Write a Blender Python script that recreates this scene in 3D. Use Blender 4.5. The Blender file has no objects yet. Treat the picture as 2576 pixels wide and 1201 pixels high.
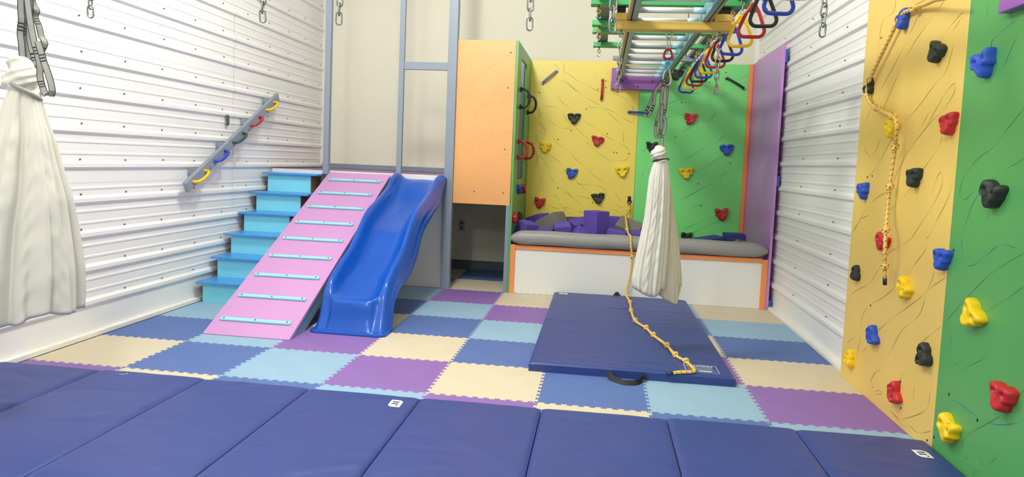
import bpy, math, random
from mathutils import Vector, Matrix
random.seed(7)
sc = bpy.context.scene
col = sc.collection
R = math.radians

# ---------------------------------------------------------------- camera
cd = bpy.data.cameras.new('camera'); cam = bpy.data.objects.new('camera', cd); col.objects.link(cam)
YAW, PIT, ROL = 0.124533, -0.0723288, 0.0412635
right = Vector((math.cos(YAW), math.sin(YAW), 0))
fwd = Vector((-math.sin(YAW)*math.cos(PIT), math.cos(YAW)*math.cos(PIT), math.sin(PIT)))
up = right.cross(fwd)
r2 = right*math.cos(ROL) + up*math.sin(ROL); u2 = -right*math.sin(ROL) + up*math.cos(ROL)
cam.matrix_world = Matrix(((r2.x, u2.x, -fwd.x, 2.7239), (r2.y, u2.y, -fwd.y, -3.626), (r2.z, u2.z, -fwd.z, 1.2982), (0, 0, 0, 1)))
cd.sensor_width = 36; cd.lens = 1721.1/2576*36; cd.shift_y = -67.5/2576; cd.clip_start = .02
sc.camera = cam
# ---------------------------------------------------------------- world, lights, exposure
w = bpy.data.worlds.new('world'); sc.world = w; w.use_nodes = True
w.node_tree.nodes['Background'].inputs[0].default_value = (1, .97, .92, 1)
w.node_tree.nodes['Background'].inputs[1].default_value = .2
def lamp(loc, power, rad=.16, colr=(.985, 1, .95)):
    l = bpy.data.lights.new('ceiling_lamp_or_fill', 'POINT'); l.shadow_soft_size = rad; l.energy = power; l.color = colr
    o = bpy.data.objects.new('ceiling_lamp_or_fill', l); col.objects.link(o); o.location = loc
lamp((1.4, .4, 3.85), 245, .24)
lamp((1.4, -3.2, 3.85), 205, .2)  # added fill behind the camera, lifts the upright faces
lamp((1.4, -7.0, 3.85), 150, .2)  # second added fill farther back, also for the upright faces
sc.view_settings.view_transform = 'Standard'; sc.view_settings.look = 'None'
sc.view_settings.gamma = 1; sc.view_settings.use_curve_mapping = False
sc.view_settings.exposure = -0.2

D = {'YR': [[(0.576, 2.306), (0.604, 2.246), (0.739, 2.229), (0.769, 2.159), (0.785, 2.015)], [(0.278, 2.154), (0.367, 2.067), (0.485, 1.969), (0.674, 1.826), (0.719, 1.761)], [(-0.001, 2.17), (0.137, 2.099), (0.279, 2.03), (0.382, 1.953), (0.511, 1.83), (0.647, 1.685)], [(-0.092, 1.978), (-0.114, 2.006), (-0.155, 2.034), (-0.185, 2.064), (-0.167, 2.066), (-0.039, 2.011), (0.003, 1.971)], [(-0.13, 1.966), (-0.113, 1.904), (-0.072, 1.817), (0.036, 1.764), (0.19, 1.669), (0.386, 1.578), (0.536, 1.473), (0.642, 1.372), (0.806, 1.287)], [(-0.168, 1.745), (-0.166, 1.704), (-0.085, 1.637), (0.044, 1.578), (0.201, 1.485), (0.304, 1.403), (0.387, 1.317), (0.474, 1.226), (0.605, 1.186), (0.77, 1.106), (0.935, 0.957)], [(-0.168, 1.748), (-0.145, 1.745), (-0.073, 1.704), (0.012, 1.625), (0.083, 1.561)], [(0.074, 1.63), (0.127, 1.563)], [(-0.089, 1.504), (-0.06, 1.448), (0.086, 1.341), (0.244, 1.213), (0.379, 1.142), (0.426, 1.117)], [(-0.048, 1.235), (-0.059, 1.284), (-0.099, 1.332), (-0.127, 1.319), (-0.122, 1.257), (-0.05, 1.167), (0.077, 1.048), (0.138, 0.991)], [(-0.234, 1.306), (-0.196, 1.213), (-0.119, 1.114), (-0.054, 1.03), (-0.017, 1.007)], [(0.904, 1.607), (0.881, 1.654), (0.801, 1.721)], [(0.878, 1.483), (0.822, 1.439), (0.742, 1.425), (0.678, 1.477), (0.619, 1.545)], [(0.951, 0.953), (0.893, 0.999), (0.851, 1.033), (0.73, 1.067)], [(0.213, 2.221), (0.407, 2.213), (0.626, 2.149)], [(0.141, 0.989), (0.285, 0.925), (0.392, 0.885), (0.471, 0.806), (0.545, 0.749), (0.619, 0.678), (0.732, 0.628), (0.884, 0.563), (0.975, 0.495)], [(-0.05, 1.009), (-0.02, 0.947), (0.064, 0.875), (0.142, 0.807), (0.227, 0.75)], [(0.556, 0.806), (0.604, 0.752)], [(0.292, 0.701), (0.435, 0.619), (0.62, 0.535), (0.697, 0.458), (0.716, 0.393), (0.712, 0.295), (0.738, 0.189), (0.746, 0.037)], [(-0.127, 0.859), (-0.099, 0.791), (-0.029, 0.719), (0.132, 0.625), (0.309, 0.522), (0.478, 0.414)], [(-0.232, 0.842), (-0.085, 0.759), (-0.055, 0.694), (-0.006, 0.613), (0.156, 0.503), (0.236, 0.408), (0.297, 0.325)], [(-0.235, 0.612), (-0.16, 0.56), (-0.088, 0.512), (-0.042, 0.47)], [(0.029, 0.379), (0.112, 0.271), (0.182, 0.19)], [(0.385, 0.226), (0.459, 0.175), (0.505, 0.114), (0.484, 0.085), (0.466, 0.097), (0.504, 0.108)], [(0.321, 0.11), (0.388, 0.099), (0.438, 0.071), (0.383, 0.078), (0.334, 0.105)], [(0.229, 0.042), (0.117, 0.04), (0.071, 0.052), (-0.092, 0.138), (-0.174, 0.203), (-0.191, 0.277)], [(0.165, 0.038), (0.065, 0.022), (-0.021, 0.05), (-0.088, 0.046), (-0.148, 0.065), (-0.225, 0.105)], [(-0.029, 0.248), (-0.025, 0.175)], [(0.679, 0.291), (0.654, 0.249), (0.602, 0.294)], [(0.752, 0.334), (0.825, 0.285), (0.912, 0.237)]],
 'GR': [[(-0.717, 1.589), (-0.621, 1.514), (-0.534, 1.444), (-0.421, 1.396), (-0.335, 1.326), (-0.298, 1.263), (-0.309, 1.227), (-0.345, 1.215), (-0.391, 1.239), (-0.425, 1.275)], [(-0.748, 1.393), (-0.646, 1.354), (-0.527, 1.303)], [(-0.606, 1.95), (-0.501, 1.915), (-0.447, 1.892), (-0.461, 1.848)], [(-0.664, 1.93), (-0.618, 1.869), (-0.575, 1.805), (-0.541, 1.754)], [(-0.378, 2.081), (-0.391, 2.028), (-0.383, 2.004)], [(-0.46, 1.251), (-0.407, 1.188), (-0.36, 1.079)], [(-0.804, 1.032), (-0.708, 0.984), (-0.593, 0.918), (-0.513, 0.854), (-0.414, 0.774), (-0.34, 0.705), (-0.279, 0.645), (-0.268, 0.601)], [(-0.823, 0.908), (-0.73, 0.844), (-0.616, 0.777)], [(-0.344, 1.04), (-0.383, 0.956), (-0.437, 0.928), (-0.51, 0.964), (-0.578, 1.007), (-0.617, 1.033), (-0.67, 1.052), (-0.75, 1.045)], [(-0.417, 0.659), (-0.357, 0.609), (-0.331, 0.556), (-0.357, 0.508), (-0.379, 0.478), (-0.428, 0.492), (-0.471, 0.536)], [(-0.623, 0.599), (-0.592, 0.557), (-0.508, 0.507), (-0.419, 0.449)], [(-0.372, 0.315), (-0.474, 0.319), (-0.602, 0.314), (-0.717, 0.328), (-0.818, 0.367), (-0.901, 0.41)], [(-0.883, 0.526), (-0.83, 0.454), (-0.775, 0.394), (-0.676, 0.316), (-0.555, 0.226), (-0.507, 0.172), (-0.505, 0.136), (-0.534, 0.113), (-0.565, 0.117)], [(-0.627, 0.162), (-0.676, 0.141), (-0.715, 0.166), (-0.75, 0.207), (-0.732, 0.232)], [(-0.605, 0.066), (-0.616, 0.09), (-0.652, 0.103)]],
 'YK': [[(2.267, 2.448), (2.264, 2.346), (2.3, 2.253), (2.383, 2.161), (2.448, 2.116)], [(2.148, 2.445), (2.215, 2.376), (2.312, 2.332), (2.442, 2.241), (2.555, 2.197), (2.667, 2.138), (2.809, 2.126), (2.936, 2.083), (3.016, 2.023), (3.067, 1.947)], [(2.088, 2.185), (2.179, 2.108), (2.264, 2.001), (2.362, 1.94), (2.444, 1.88)], [(1.977, 1.992), (2.075, 1.955), (2.171, 1.95), (2.252, 1.906), (2.32, 1.813), (2.387, 1.752), (2.469, 1.691), (2.568, 1.6), (2.633, 1.571)], [(2.494, 1.834), (2.56, 1.774), (2.656, 1.73), (2.739, 1.654), (2.835, 1.61), (2.931, 1.566), (3.028, 1.507), (3.047, 1.445), (3.019, 1.381), (2.926, 1.361), (2.8, 1.38), (2.702, 1.447), (2.604, 1.522), (2.554, 1.56)], [(2.565, 1.994), (2.582, 1.955), (2.676, 1.958), (2.787, 1.938), (2.867, 1.901), (2.98, 1.835), (3.067, 1.806), (3.078, 1.885), (3.057, 1.978)], [(2.22, 2.267), (2.415, 2.146), (2.514, 2.071), (2.642, 2.012), (2.739, 1.952), (2.838, 1.861), (2.936, 1.771), (2.973, 1.662), (2.97, 1.568)], [(2.046, 1.883), (2.008, 1.834), (2.011, 1.771), (2.07, 1.693), (2.171, 1.602), (2.238, 1.525), (2.353, 1.449), (2.453, 1.358), (2.536, 1.282), (2.652, 1.191), (2.782, 1.109)], [(2.049, 1.637), (1.975, 1.674), (1.994, 1.595), (2.011, 1.588), (1.965, 1.53), (1.925, 1.513)], [(2.0, 1.834), (2.081, 1.821), (2.163, 1.76), (2.261, 1.716), (2.341, 1.711), (2.372, 1.736), (2.363, 1.751)], [(2.082, 1.439), (2.181, 1.379), (2.264, 1.318), (2.315, 1.241), (2.348, 1.218)], [(1.969, 1.434), (2.07, 1.342), (2.139, 1.233), (2.176, 1.139), (2.227, 1.077), (2.342, 1.002), (2.443, 0.91)], [(2.432, 1.134), (2.531, 1.058), (2.631, 0.967), (2.697, 0.922)], [(2.466, 1.079), (2.594, 1.077), (2.689, 1.073), (2.786, 1.038), (2.836, 0.977)], [(2.943, 1.188), (2.954, 1.125), (2.997, 1.048)], [(2.748, 2.397), (2.658, 2.325), (2.606, 2.277)], [(1.909, 1.704), (1.962, 1.61), (2.031, 1.501)], [(2.117, 0.843), (2.21, 0.796), (2.288, 0.781), (2.338, 0.796), (2.415, 0.794), (2.494, 0.759), (2.571, 0.75)], [(2.203, 0.95), (2.269, 0.902), (2.291, 0.852), (2.339, 0.79), (2.419, 0.723)], [(2.303, 0.994), (2.461, 0.898), (2.607, 0.777)], [(2.786, 1.016), (2.866, 0.918), (2.945, 0.858), (3.002, 0.835), (2.994, 0.886), (2.912, 0.996)], [(2.757, 0.83), (2.859, 0.803), (2.935, 0.794), (2.988, 0.745)], [(2.381, 0.972), (2.485, 0.944), (2.638, 0.92)]],
 'GK': [[(3.441, 2.013), (3.552, 2.07), (3.655, 2.127), (3.775, 2.153)], [(3.427, 1.849), (3.501, 1.891), (3.607, 1.902), (3.682, 1.92)], [(3.433, 1.601), (3.559, 1.683), (3.677, 1.749), (3.794, 1.831), (3.928, 1.866), (3.981, 1.975)], [(3.781, 1.271), (3.899, 1.339), (4.029, 1.437), (4.118, 1.472)], [(3.518, 1.323), (3.696, 1.424), (3.842, 1.523), (3.989, 1.606), (4.074, 1.686), (4.093, 1.741)], [(3.677, 0.967), (3.839, 1.071), (3.986, 1.155), (4.072, 1.237), (4.144, 1.287), (4.29, 1.355)], [(3.186, 1.466), (3.23, 1.507)], [(3.213, 1.247), (3.209, 1.184), (3.255, 1.194)], [(4.3, 2.373), (4.171, 2.294)], [(3.901, 2.065), (4.017, 2.13), (4.09, 2.162)], [(3.612, 0.935), (3.731, 0.997), (3.838, 1.058)], [(3.717, 0.82), (3.811, 0.888), (3.907, 0.917)], [(3.674, 0.61), (3.799, 0.673), (3.918, 0.73), (4.024, 0.785)], [(3.781, 0.559), (3.863, 0.626), (3.982, 0.683), (4.088, 0.739), (4.146, 0.779)]],
 'OR': [[(1.311, 2.274), (1.381, 2.332), (1.451, 2.397), (1.515, 2.448)], [(1.554, 2.35), (1.469, 2.327), (1.435, 2.256), (1.418, 2.121)], [(1.85, 2.328), (1.73, 2.277), (1.617, 2.218), (1.519, 2.152), (1.463, 2.094), (1.429, 2.03), (1.381, 1.957), (1.324, 1.913)], [(1.844, 2.118), (1.753, 2.059), (1.669, 1.994), (1.601, 1.907), (1.531, 1.834), (1.497, 1.762)], [(1.843, 1.97), (1.774, 1.898), (1.718, 1.861), (1.631, 1.865), (1.545, 1.834), (1.503, 1.79), (1.47, 1.704)], [(1.845, 1.744), (1.768, 1.706), (1.69, 1.647), (1.664, 1.582), (1.631, 1.502)], [(1.844, 1.603), (1.731, 1.549), (1.646, 1.489), (1.589, 1.465), (1.502, 1.447), (1.466, 1.417), (1.455, 1.345)], [(1.846, 1.382), (1.724, 1.342), (1.64, 1.281), (1.554, 1.234), (1.469, 1.166)], [(1.334, 1.304), (1.362, 1.277), (1.421, 1.272)], [(1.845, 1.156), (1.757, 1.125), (1.657, 1.081), (1.568, 1.05), (1.468, 1.0), (1.413, 0.964), (1.375, 0.901)], [(1.842, 0.973), (1.764, 0.936), (1.676, 0.893)]],
 'HYR': [('blue', 0.422, 2.163, 1, 20), ('black', -0.003, 1.922, 1, -25), ('black', 0.836, 1.843, 0.85, 40), ('yellow', 0.447, 1.569, 1, -20), ('red', -0.178, 1.563, 1, 10), ('black', 0.129, 1.308, 1, 5), ('blue', 0.796, 1.212, 0.95, 5), ('red', 0.447, 0.933, 1, -20), ('blue', -0.228, 0.933, 1, 0), ('black', 0.819, 0.692, 0.85, 60), ('yellow', 0.131, 0.722, 1, -35), ('blue', 0.486, 0.382, 1, -50), ('yellow', 0.809, 0.16, 0.95, 40), ('black', -0.138, 0.441, 1, 70), ('red', 0.15, 0.161, 1, -60)],
 'HGR': [('blue', -0.439, 1.8, 1.05, 10), ('black', -0.598, 1.246, 1.05, -15), ('yellow', -0.532, 0.732, 1.05, -35), ('red', -0.793, 0.466, 1.05, 0), ('yellow', -0.421, 0.186, 1.05, -15)],
 'HYK': [('black', 2.405, 1.829, 1, 0), ('red', 2.683, 1.582, 0.95, -10), ('yellow', 2.089, 1.483, 0.95, -8), ('blue', 2.408, 1.2, 0.95, -5), ('yellow', 2.978, 1.247, 1, 8), ('black', 2.724, 0.932, 1, 8), ('red', 2.053, 0.845, 0.95, -8)],
 'HGK': [('black', 3.516, 2.354, 1.05, -8), ('black', 3.295, 1.533, 0.95, 0), ('red', 3.7, 1.863, 1, -5), ('blue', 4.112, 1.538, 1, 5), ('yellow', 3.688, 1.259, 1.05, 5), ('red', 4.101, 0.814, 1.05, 5), ('black', 3.734, 0.535, 0.9, 0)],
 'BAR': [('lavender', 2.186, 2.357, 2.024, 2.209), ('red', 2.706, 2.272, 2.705, 2.045), ('blue', 3.014, 1.916, 3.239, 1.91), ('black', 4.059, 2.324, 4.258, 2.212)],
 'ROPE': [(3.075, 4.2, 0.807), (3.059, 4.05, 0.732), (3.02, 3.75, 0.689), (3.02, 3.25, 0.651), (3.042, 3.02, 0.567), (3.069, 3.0, 0.474), (3.076, 3.0, 0.406), (3.06, 3.0, 0.211), (3.035, 2.958, 0.078), (3.058, 2.616, 0.078), (3.052, 2.25, 0.078), (3.068, 1.873, 0.078), (3.138, 1.648, 0.078), (3.176, 1.434, 0.078), (3.249, 1.16, 0.078), (3.281, 0.926, 0.078), (3.334, 0.791, 0.078), (3.355, 0.682, 0.078), (3.36, 0.574, 0.078), (3.342, 0.529, 0.078), (3.225, 0.443, 0.078)],
 'ROPER': [(4.255, -0.104, 2.145), (4.295, 0.078, 2.169), (4.315, 0.259, 2.188), (4.315, 0.422, 2.188), (4.315, 0.502, 2.125), (4.315, 0.658, 2.0), (4.315, 0.795, 1.886), (4.315, 0.827, 1.83), (4.315, 0.819, 1.788), (4.315, 0.752, 1.734), (4.305, 0.63, 1.7), (4.295, 0.484, 1.661), (4.275, 0.322, 1.629), (4.255, 0.214, 1.585), (4.27, 0.243, 1.514), (4.295, 0.305, 1.465), (4.305, 0.345, 1.358), (4.305, 0.36, 1.249), (4.305, 0.363, 1.129), (4.275, 0.29, 1.013), (4.27, 0.267, 0.907), (4.285, 0.288, 0.818), (4.295, 0.301, 0.751)],
 'SM': [[(3.124, 1.06, 1.893), (3.11, 1.06, 1.803), (3.102, 1.06, 1.691), (3.087, 1.06, 1.625), (3.081, 1.06, 1.572), (3.085, 1.06, 1.512), (3.102, 1.06, 1.506), (3.113, 1.06, 1.55), (3.116, 1.06, 1.612), (3.115, 1.06, 1.678), (3.116, 1.06, 1.731)], [(3.134, 1.08, 1.896), (3.131, 1.08, 1.838), (3.131, 1.08, 1.772), (3.135, 1.08, 1.707), (3.132, 1.08, 1.647), (3.145, 1.08, 1.601), (3.138, 1.08, 1.542), (3.13, 1.08, 1.508), (3.127, 1.08, 1.442)], [(3.117, 1.05, 1.88), (3.092, 1.05, 1.85), (3.062, 1.05, 1.807), (3.034, 1.05, 1.727), (3.005, 1.05, 1.651), (3.016, 1.05, 1.641), (3.031, 1.05, 1.648), (3.057, 1.05, 1.708), (3.063, 1.05, 1.781), (3.075, 1.05, 1.833), (3.109, 1.05, 1.87)], [(3.141, 1.1, 1.893), (3.146, 1.1, 1.808), (3.142, 1.1, 1.735), (3.138, 1.1, 1.682), (3.124, 1.1, 1.642), (3.118, 1.1, 1.575), (3.114, 1.1, 1.528)]],
 'SL': [[(0.108, -0.8, 2.048), (0.107, -0.8, 1.934), (0.108, -0.8, 1.877), (0.11, -0.8, 1.847), (0.103, -0.8, 1.789), (0.109, -0.8, 1.736), (0.114, -0.8, 1.675), (0.125, -0.8, 1.644)], [(0.124, -0.77, 2.056), (0.122, -0.77, 1.941), (0.109, -0.77, 1.884), (0.106, -0.77, 1.826), (0.097, -0.77, 1.779), (0.098, -0.77, 1.741), (0.111, -0.77, 1.71), (0.13, -0.77, 1.648), (0.145, -0.77, 1.643), (0.156, -0.77, 1.653), (0.145, -0.77, 1.68), (0.125, -0.77, 1.757), (0.123, -0.77, 1.826), (0.127, -0.77, 1.941), (0.128, -0.77, 2.056)], [(0.109, -0.74, 2.064), (0.11, -0.74, 1.948), (0.132, -0.74, 1.902), (0.123, -0.74, 1.875), (0.142, -0.74, 1.832), (0.154, -0.74, 1.786), (0.172, -0.74, 1.755), (0.156, -0.74, 1.72)], [(0.161, -0.83, 2.04), (0.168, -0.83, 1.928), (0.184, -0.83, 1.815), (0.2, -0.83, 1.74), (0.217, -0.83, 1.684), (0.227, -0.83, 1.634), (0.226, -0.83, 1.596), (0.237, -0.83, 1.551), (0.253, -0.83, 1.515), (0.27, -0.83, 1.512), (0.285, -0.83, 1.52), (0.283, -0.83, 1.552), (0.267, -0.83, 1.605), (0.246, -0.83, 1.658), (0.23, -0.83, 1.71), (0.217, -0.83, 1.748)]],
 'PM': [(1.451, 3.1, 3.127), (1.438, 3.078, 3.143), (1.416, 3.06, 3.16), (1.387, 3.051, 3.169), (1.361, 3.061, 3.173), (1.34, 3.083, 3.172), (1.294, 3.067, 3.18), (1.227, 3.052, 3.191), (1.093, 3.044, 3.199), (0.959, 3.035, 3.201), (0.823, 3.013, 3.204), (0.687, 2.991, 3.203), (0.55, 2.975, 3.2), (0.454, 2.98, 3.193), (0.344, 2.991, 3.188)],
 'PH': [(2.977, 0.504), (3.011, 0.468), (3.052, 0.443), (3.099, 0.424), (3.142, 0.422), (3.162, 0.439), (3.181, 0.479)],
 'TM': [(1.348, 3.103, 3.172), (1.295, 3.114, 3.183), (1.228, 3.121, 3.2), (1.095, 3.128, 3.226), (0.96, 3.136, 3.249), (0.825, 3.138, 3.278), (0.69, 3.14, 3.299), (0.553, 3.142, 3.317), (0.458, 3.148, 3.323), (0.348, 3.154, 3.324)],
 'TH': [(3.148, 0.444), (3.176, 0.426), (3.209, 0.401), (3.258, 0.379), (3.297, 0.366), (3.306, 0.394), (3.315, 0.504)],
 'FL': [(1.682, 0.08, 0.136), (1.669, 0.05, 0.163), (1.643, 0.029, 0.183), (1.598, 0.015, 0.198), (1.554, 0.022, 0.206), (1.524, 0.046, 0.198), (1.474, 0.025, 0.209), (1.402, 0.004, 0.232), (1.312, -0.026, 0.269), (1.221, -0.058, 0.294), (1.131, -0.09, 0.323), (1.039, -0.133, 0.353), (0.928, -0.186, 0.372), (0.817, -0.22, 0.389), (0.706, -0.243, 0.401), (0.594, -0.256, 0.4), (0.462, -0.258, 0.395)],
 'HL': [(-0.257, 0.477), (-0.121, 0.467), (-0.018, 0.46), (0.065, 0.458), (0.106, 0.472), (0.178, 0.498), (0.218, 0.51), (0.289, 0.491), (0.339, 0.489), (0.397, 0.504)]}

# ---------------------------------------------------------------- materials
def lin(c):
    return tuple(((v/255)/12.92 if v/255 <= .04045 else ((v/255+.055)/1.055)**2.4) for v in c)
MATS = {}
def mat(name, rgb, rough=.5, var=.04, vs=6, bump=0, bs=60, metal=0, spec=.5, trans=0, stretch=None, coat=0):
    m = bpy.data.materials.new(name); m.use_nodes = True
    nt = m.node_tree; b = nt.nodes['Principled BSDF']; N = nt.nodes.new; L = nt.links.new
    c = lin(rgb)
    tc = N('ShaderNodeTexCoord'); mp = N('ShaderNodeMapping'); L(tc.outputs['Object'], mp.inputs[0])
    if stretch: mp.inputs['Scale'].default_value = stretch
    nz = N('ShaderNodeTexNoise'); nz.inputs['Scale'].default_value = vs; nz.inputs['Detail'].default_value = 4
    L(mp.outputs[0], nz.inputs[0])
    mx = N('ShaderNodeMix'); mx.data_type = 'RGBA'
    mx.inputs[6].default_value = (*[max(0, v*(1-var*2)) for v in c], 1); mx.inputs[7].default_value = (*[min(1, v*(1+var*2)) for v in c], 1)
    L(nz.outputs[0], mx.inputs[0]); L(mx.outputs[2], b.inputs['Base Color'])
    b.inputs['Roughness'].default_value = rough; b.inputs['Metallic'].default_value = metal
    b.inputs['Specular IOR Level'].default_value = spec
    if coat: b.inputs['Coat Weight'].default_value = coat; b.inputs['Coat Roughness'].default_value = .15
    if bump:
        n2 = N('ShaderNodeTexNoise'); n2.inputs['Scale'].default_value = bs; n2.inputs['Detail'].default_value = 3
        L(mp.outputs[0], n2.inputs[0])
        bp = N('ShaderNodeBump'); bp.inputs['Strength'].default_value = min(1, bump); bp.inputs['Distance'].default_value = .004 if bump <= 1 else .004*bump
        L(n2.outputs[0], bp.inputs['Height']); L(bp.outputs[0], b.inputs['Normal'])
    if trans:
        t = N('ShaderNodeBsdfTranslucent'); t.inputs[0].default_value = (*c, 1)
        ms = N('ShaderNodeMixShader'); ms.inputs[0].default_value = trans
        L(b.outputs[0], ms.inputs[1]); L(t.outputs[0], ms.inputs[2]); L(ms.outputs[0], nt.nodes['Material Output'].inputs[0])
    MATS[name] = m
    return m
mat('wall_metal', (242, 240, 238), .38, .015, 2)
mat('wall_paint', (232, 228, 208), .75, .02, 1.2, .15, 90)
mat('ceiling_white', (235, 232, 224), .8)
mat('trim_white', (240, 237, 228), .5)
mat('concrete', (120, 120, 125), .8)
mat('screw_head', (120, 116, 112), .4, metal=.6)
mat('foam_cream', (212, 199, 172), .62, .03, 5, .25, 220)
mat('foam_navy', (84, 110, 170), .6, .04, 5, .25, 220)
mat('foam_sky', (146, 180, 204), .6, .03, 5, .25, 220)
mat('foam_purple', (138, 102, 172), .6, .05, 5, .25, 220)
mat('vinyl_navy', (46, 64, 132), .42, .05, 3, .6, 7, stretch=(1, 1.6, 1))
mat('vinyl_dark', (36, 40, 92), .5, .05)
mat('vinyl_grey', (150, 148, 144), .42, .04, 8, .5, 14, stretch=(.6, 1, 1))
mat('label_white', (236, 238, 238), .5)
mat('ink_dark', (52, 56, 66), .5)
mat('webbing_black', (22, 22, 26), .7)
mat('grey_paint', (136, 146, 160), .38, .03, 3)
mat('grey_dark', (92, 100, 108), .4)
mat('pink_paint', (202, 148, 202), .33, .03, 2)
mat('cyan_cleat', (150, 218, 226), .35)
mat('teal_paint', (110, 152, 160), .45)
mat('step_cyan', (136, 226, 242), .35, .03, 3)
mat('step_blue', (74, 156, 228), .28, .03, 3)
mat('brown_side', (150, 104, 84), .6, .15, 9, stretch=(8, 1, 1))
mat('deck_purple', (128, 78, 140), .35)
mat('deck_white', (232, 228, 226), .35)
mat('panel_white', (234, 234, 228), .4, .02, 2)
mat('slide_blue', (16, 84, 186), .24, .02, 3, spec=.5)
mat('orange_paint', (234, 170, 106), .4, .04, 1.5, .1, 60)
mat('orange_trim', (242, 150, 88), .4, .05, 4)
mat('green_paint', (88, 166, 92), .34, .05, 1.5, .1, 60)
mat('green_back', (126, 228, 128), .34, .05, 1.5, .1, 60)  # lighter copy of the board green, makes up for the ladder's shade
mat('yellow_back', (244, 220, 98), .36, .05, 1.5, .1, 60)
mat('yellow_right', (236, 202, 108), .4, .05, 1.5, .1, 60)
mat('purple_paint', (198, 136, 214), .26, .04, 2)
mat('line_brown', (166, 130, 56), .6)
mat('line_green', (58, 132, 78), .6)
mat('line_blue', (38, 120, 150), .6)
mat('line_red', (222, 136, 92), .6)
mat('line_lilac', (212, 146, 132), .6)
mat('hole_dark', (40, 26, 20), .8)
mat('hold_blue', (44, 84, 190), .5, .05, 20, .2, 120)
mat('hold_red', (196, 40, 44), .45, .05, 20, .2, 120)
mat('hold_yellow', (246, 208, 20), .45, .04, 20, .2, 120)
mat('hold_black', (38, 46, 40), .55, .06, 20, .2, 120)
mat('hold_lavender', (122, 124, 178), .4)
mat('hold_green', (44, 78, 66), .4)
mat('plastic_blue', (34, 72, 190), .28)
mat('plastic_red', (186, 34, 38), .28)
mat('plastic_yellow', (244, 196, 16), .28)
mat('plastic_black', (32, 38, 34), .3)
mat('steel', (176, 178, 178), .22, metal=1)
mat('zinc', (150, 150, 148), .32, metal=1)
mat('rung_white', (222, 222, 216), .45)
mat('rail_teal', (120, 158, 164), .32)
mat('rail_tan', (176, 158, 106), .45)
mat('lit_rail_cyan', (176, 224, 232), .35)
mat('green_beam', (76, 172, 98), .42)
mat('yellow_beam', (222, 186, 92), .42, .05, 4)
mat('rubber_black', (30, 26, 26), .7)
mat('brass', (196, 160, 66), .35, metal=.5)
mat('purple_block', (158, 98, 180), .35)
mat('block_blue', (44, 92, 164), .45)
mat('swivel_red', (176, 34, 52), .25, metal=.4)
mat('swivel_blue', (86, 176, 214), .25, metal=.4)
mat('strap_grey', (150, 150, 144), .35, .06, 30)
mat('strap_edge', (44, 46, 46), .6)
mat('lycra_white', (228, 225, 213), .75, .03, 4, .5, 16, trans=.12, stretch=(1.6, 1.6, .5))
mat('lycra_sheer', (236, 230, 212), .75, .03, 4, .5, 16, trans=.45, stretch=(1.6, 1.6, .5))
mat('rope_yellow', (238, 198, 104), .6, .08, 40)
mat('rope_fleck', (104, 70, 28), .6)
mat('foamblock_purple', (98, 78, 174), .85, .05, 8, .4, 160)
mat('foamblock_grey', (128, 122, 112), .85, .05, 8, .4, 160)
mat('foamblock_blue', (50, 62, 132), .85, .05, 8, .4, 160)
mat('outlet_plate', (186, 180, 170), .4)

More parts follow.
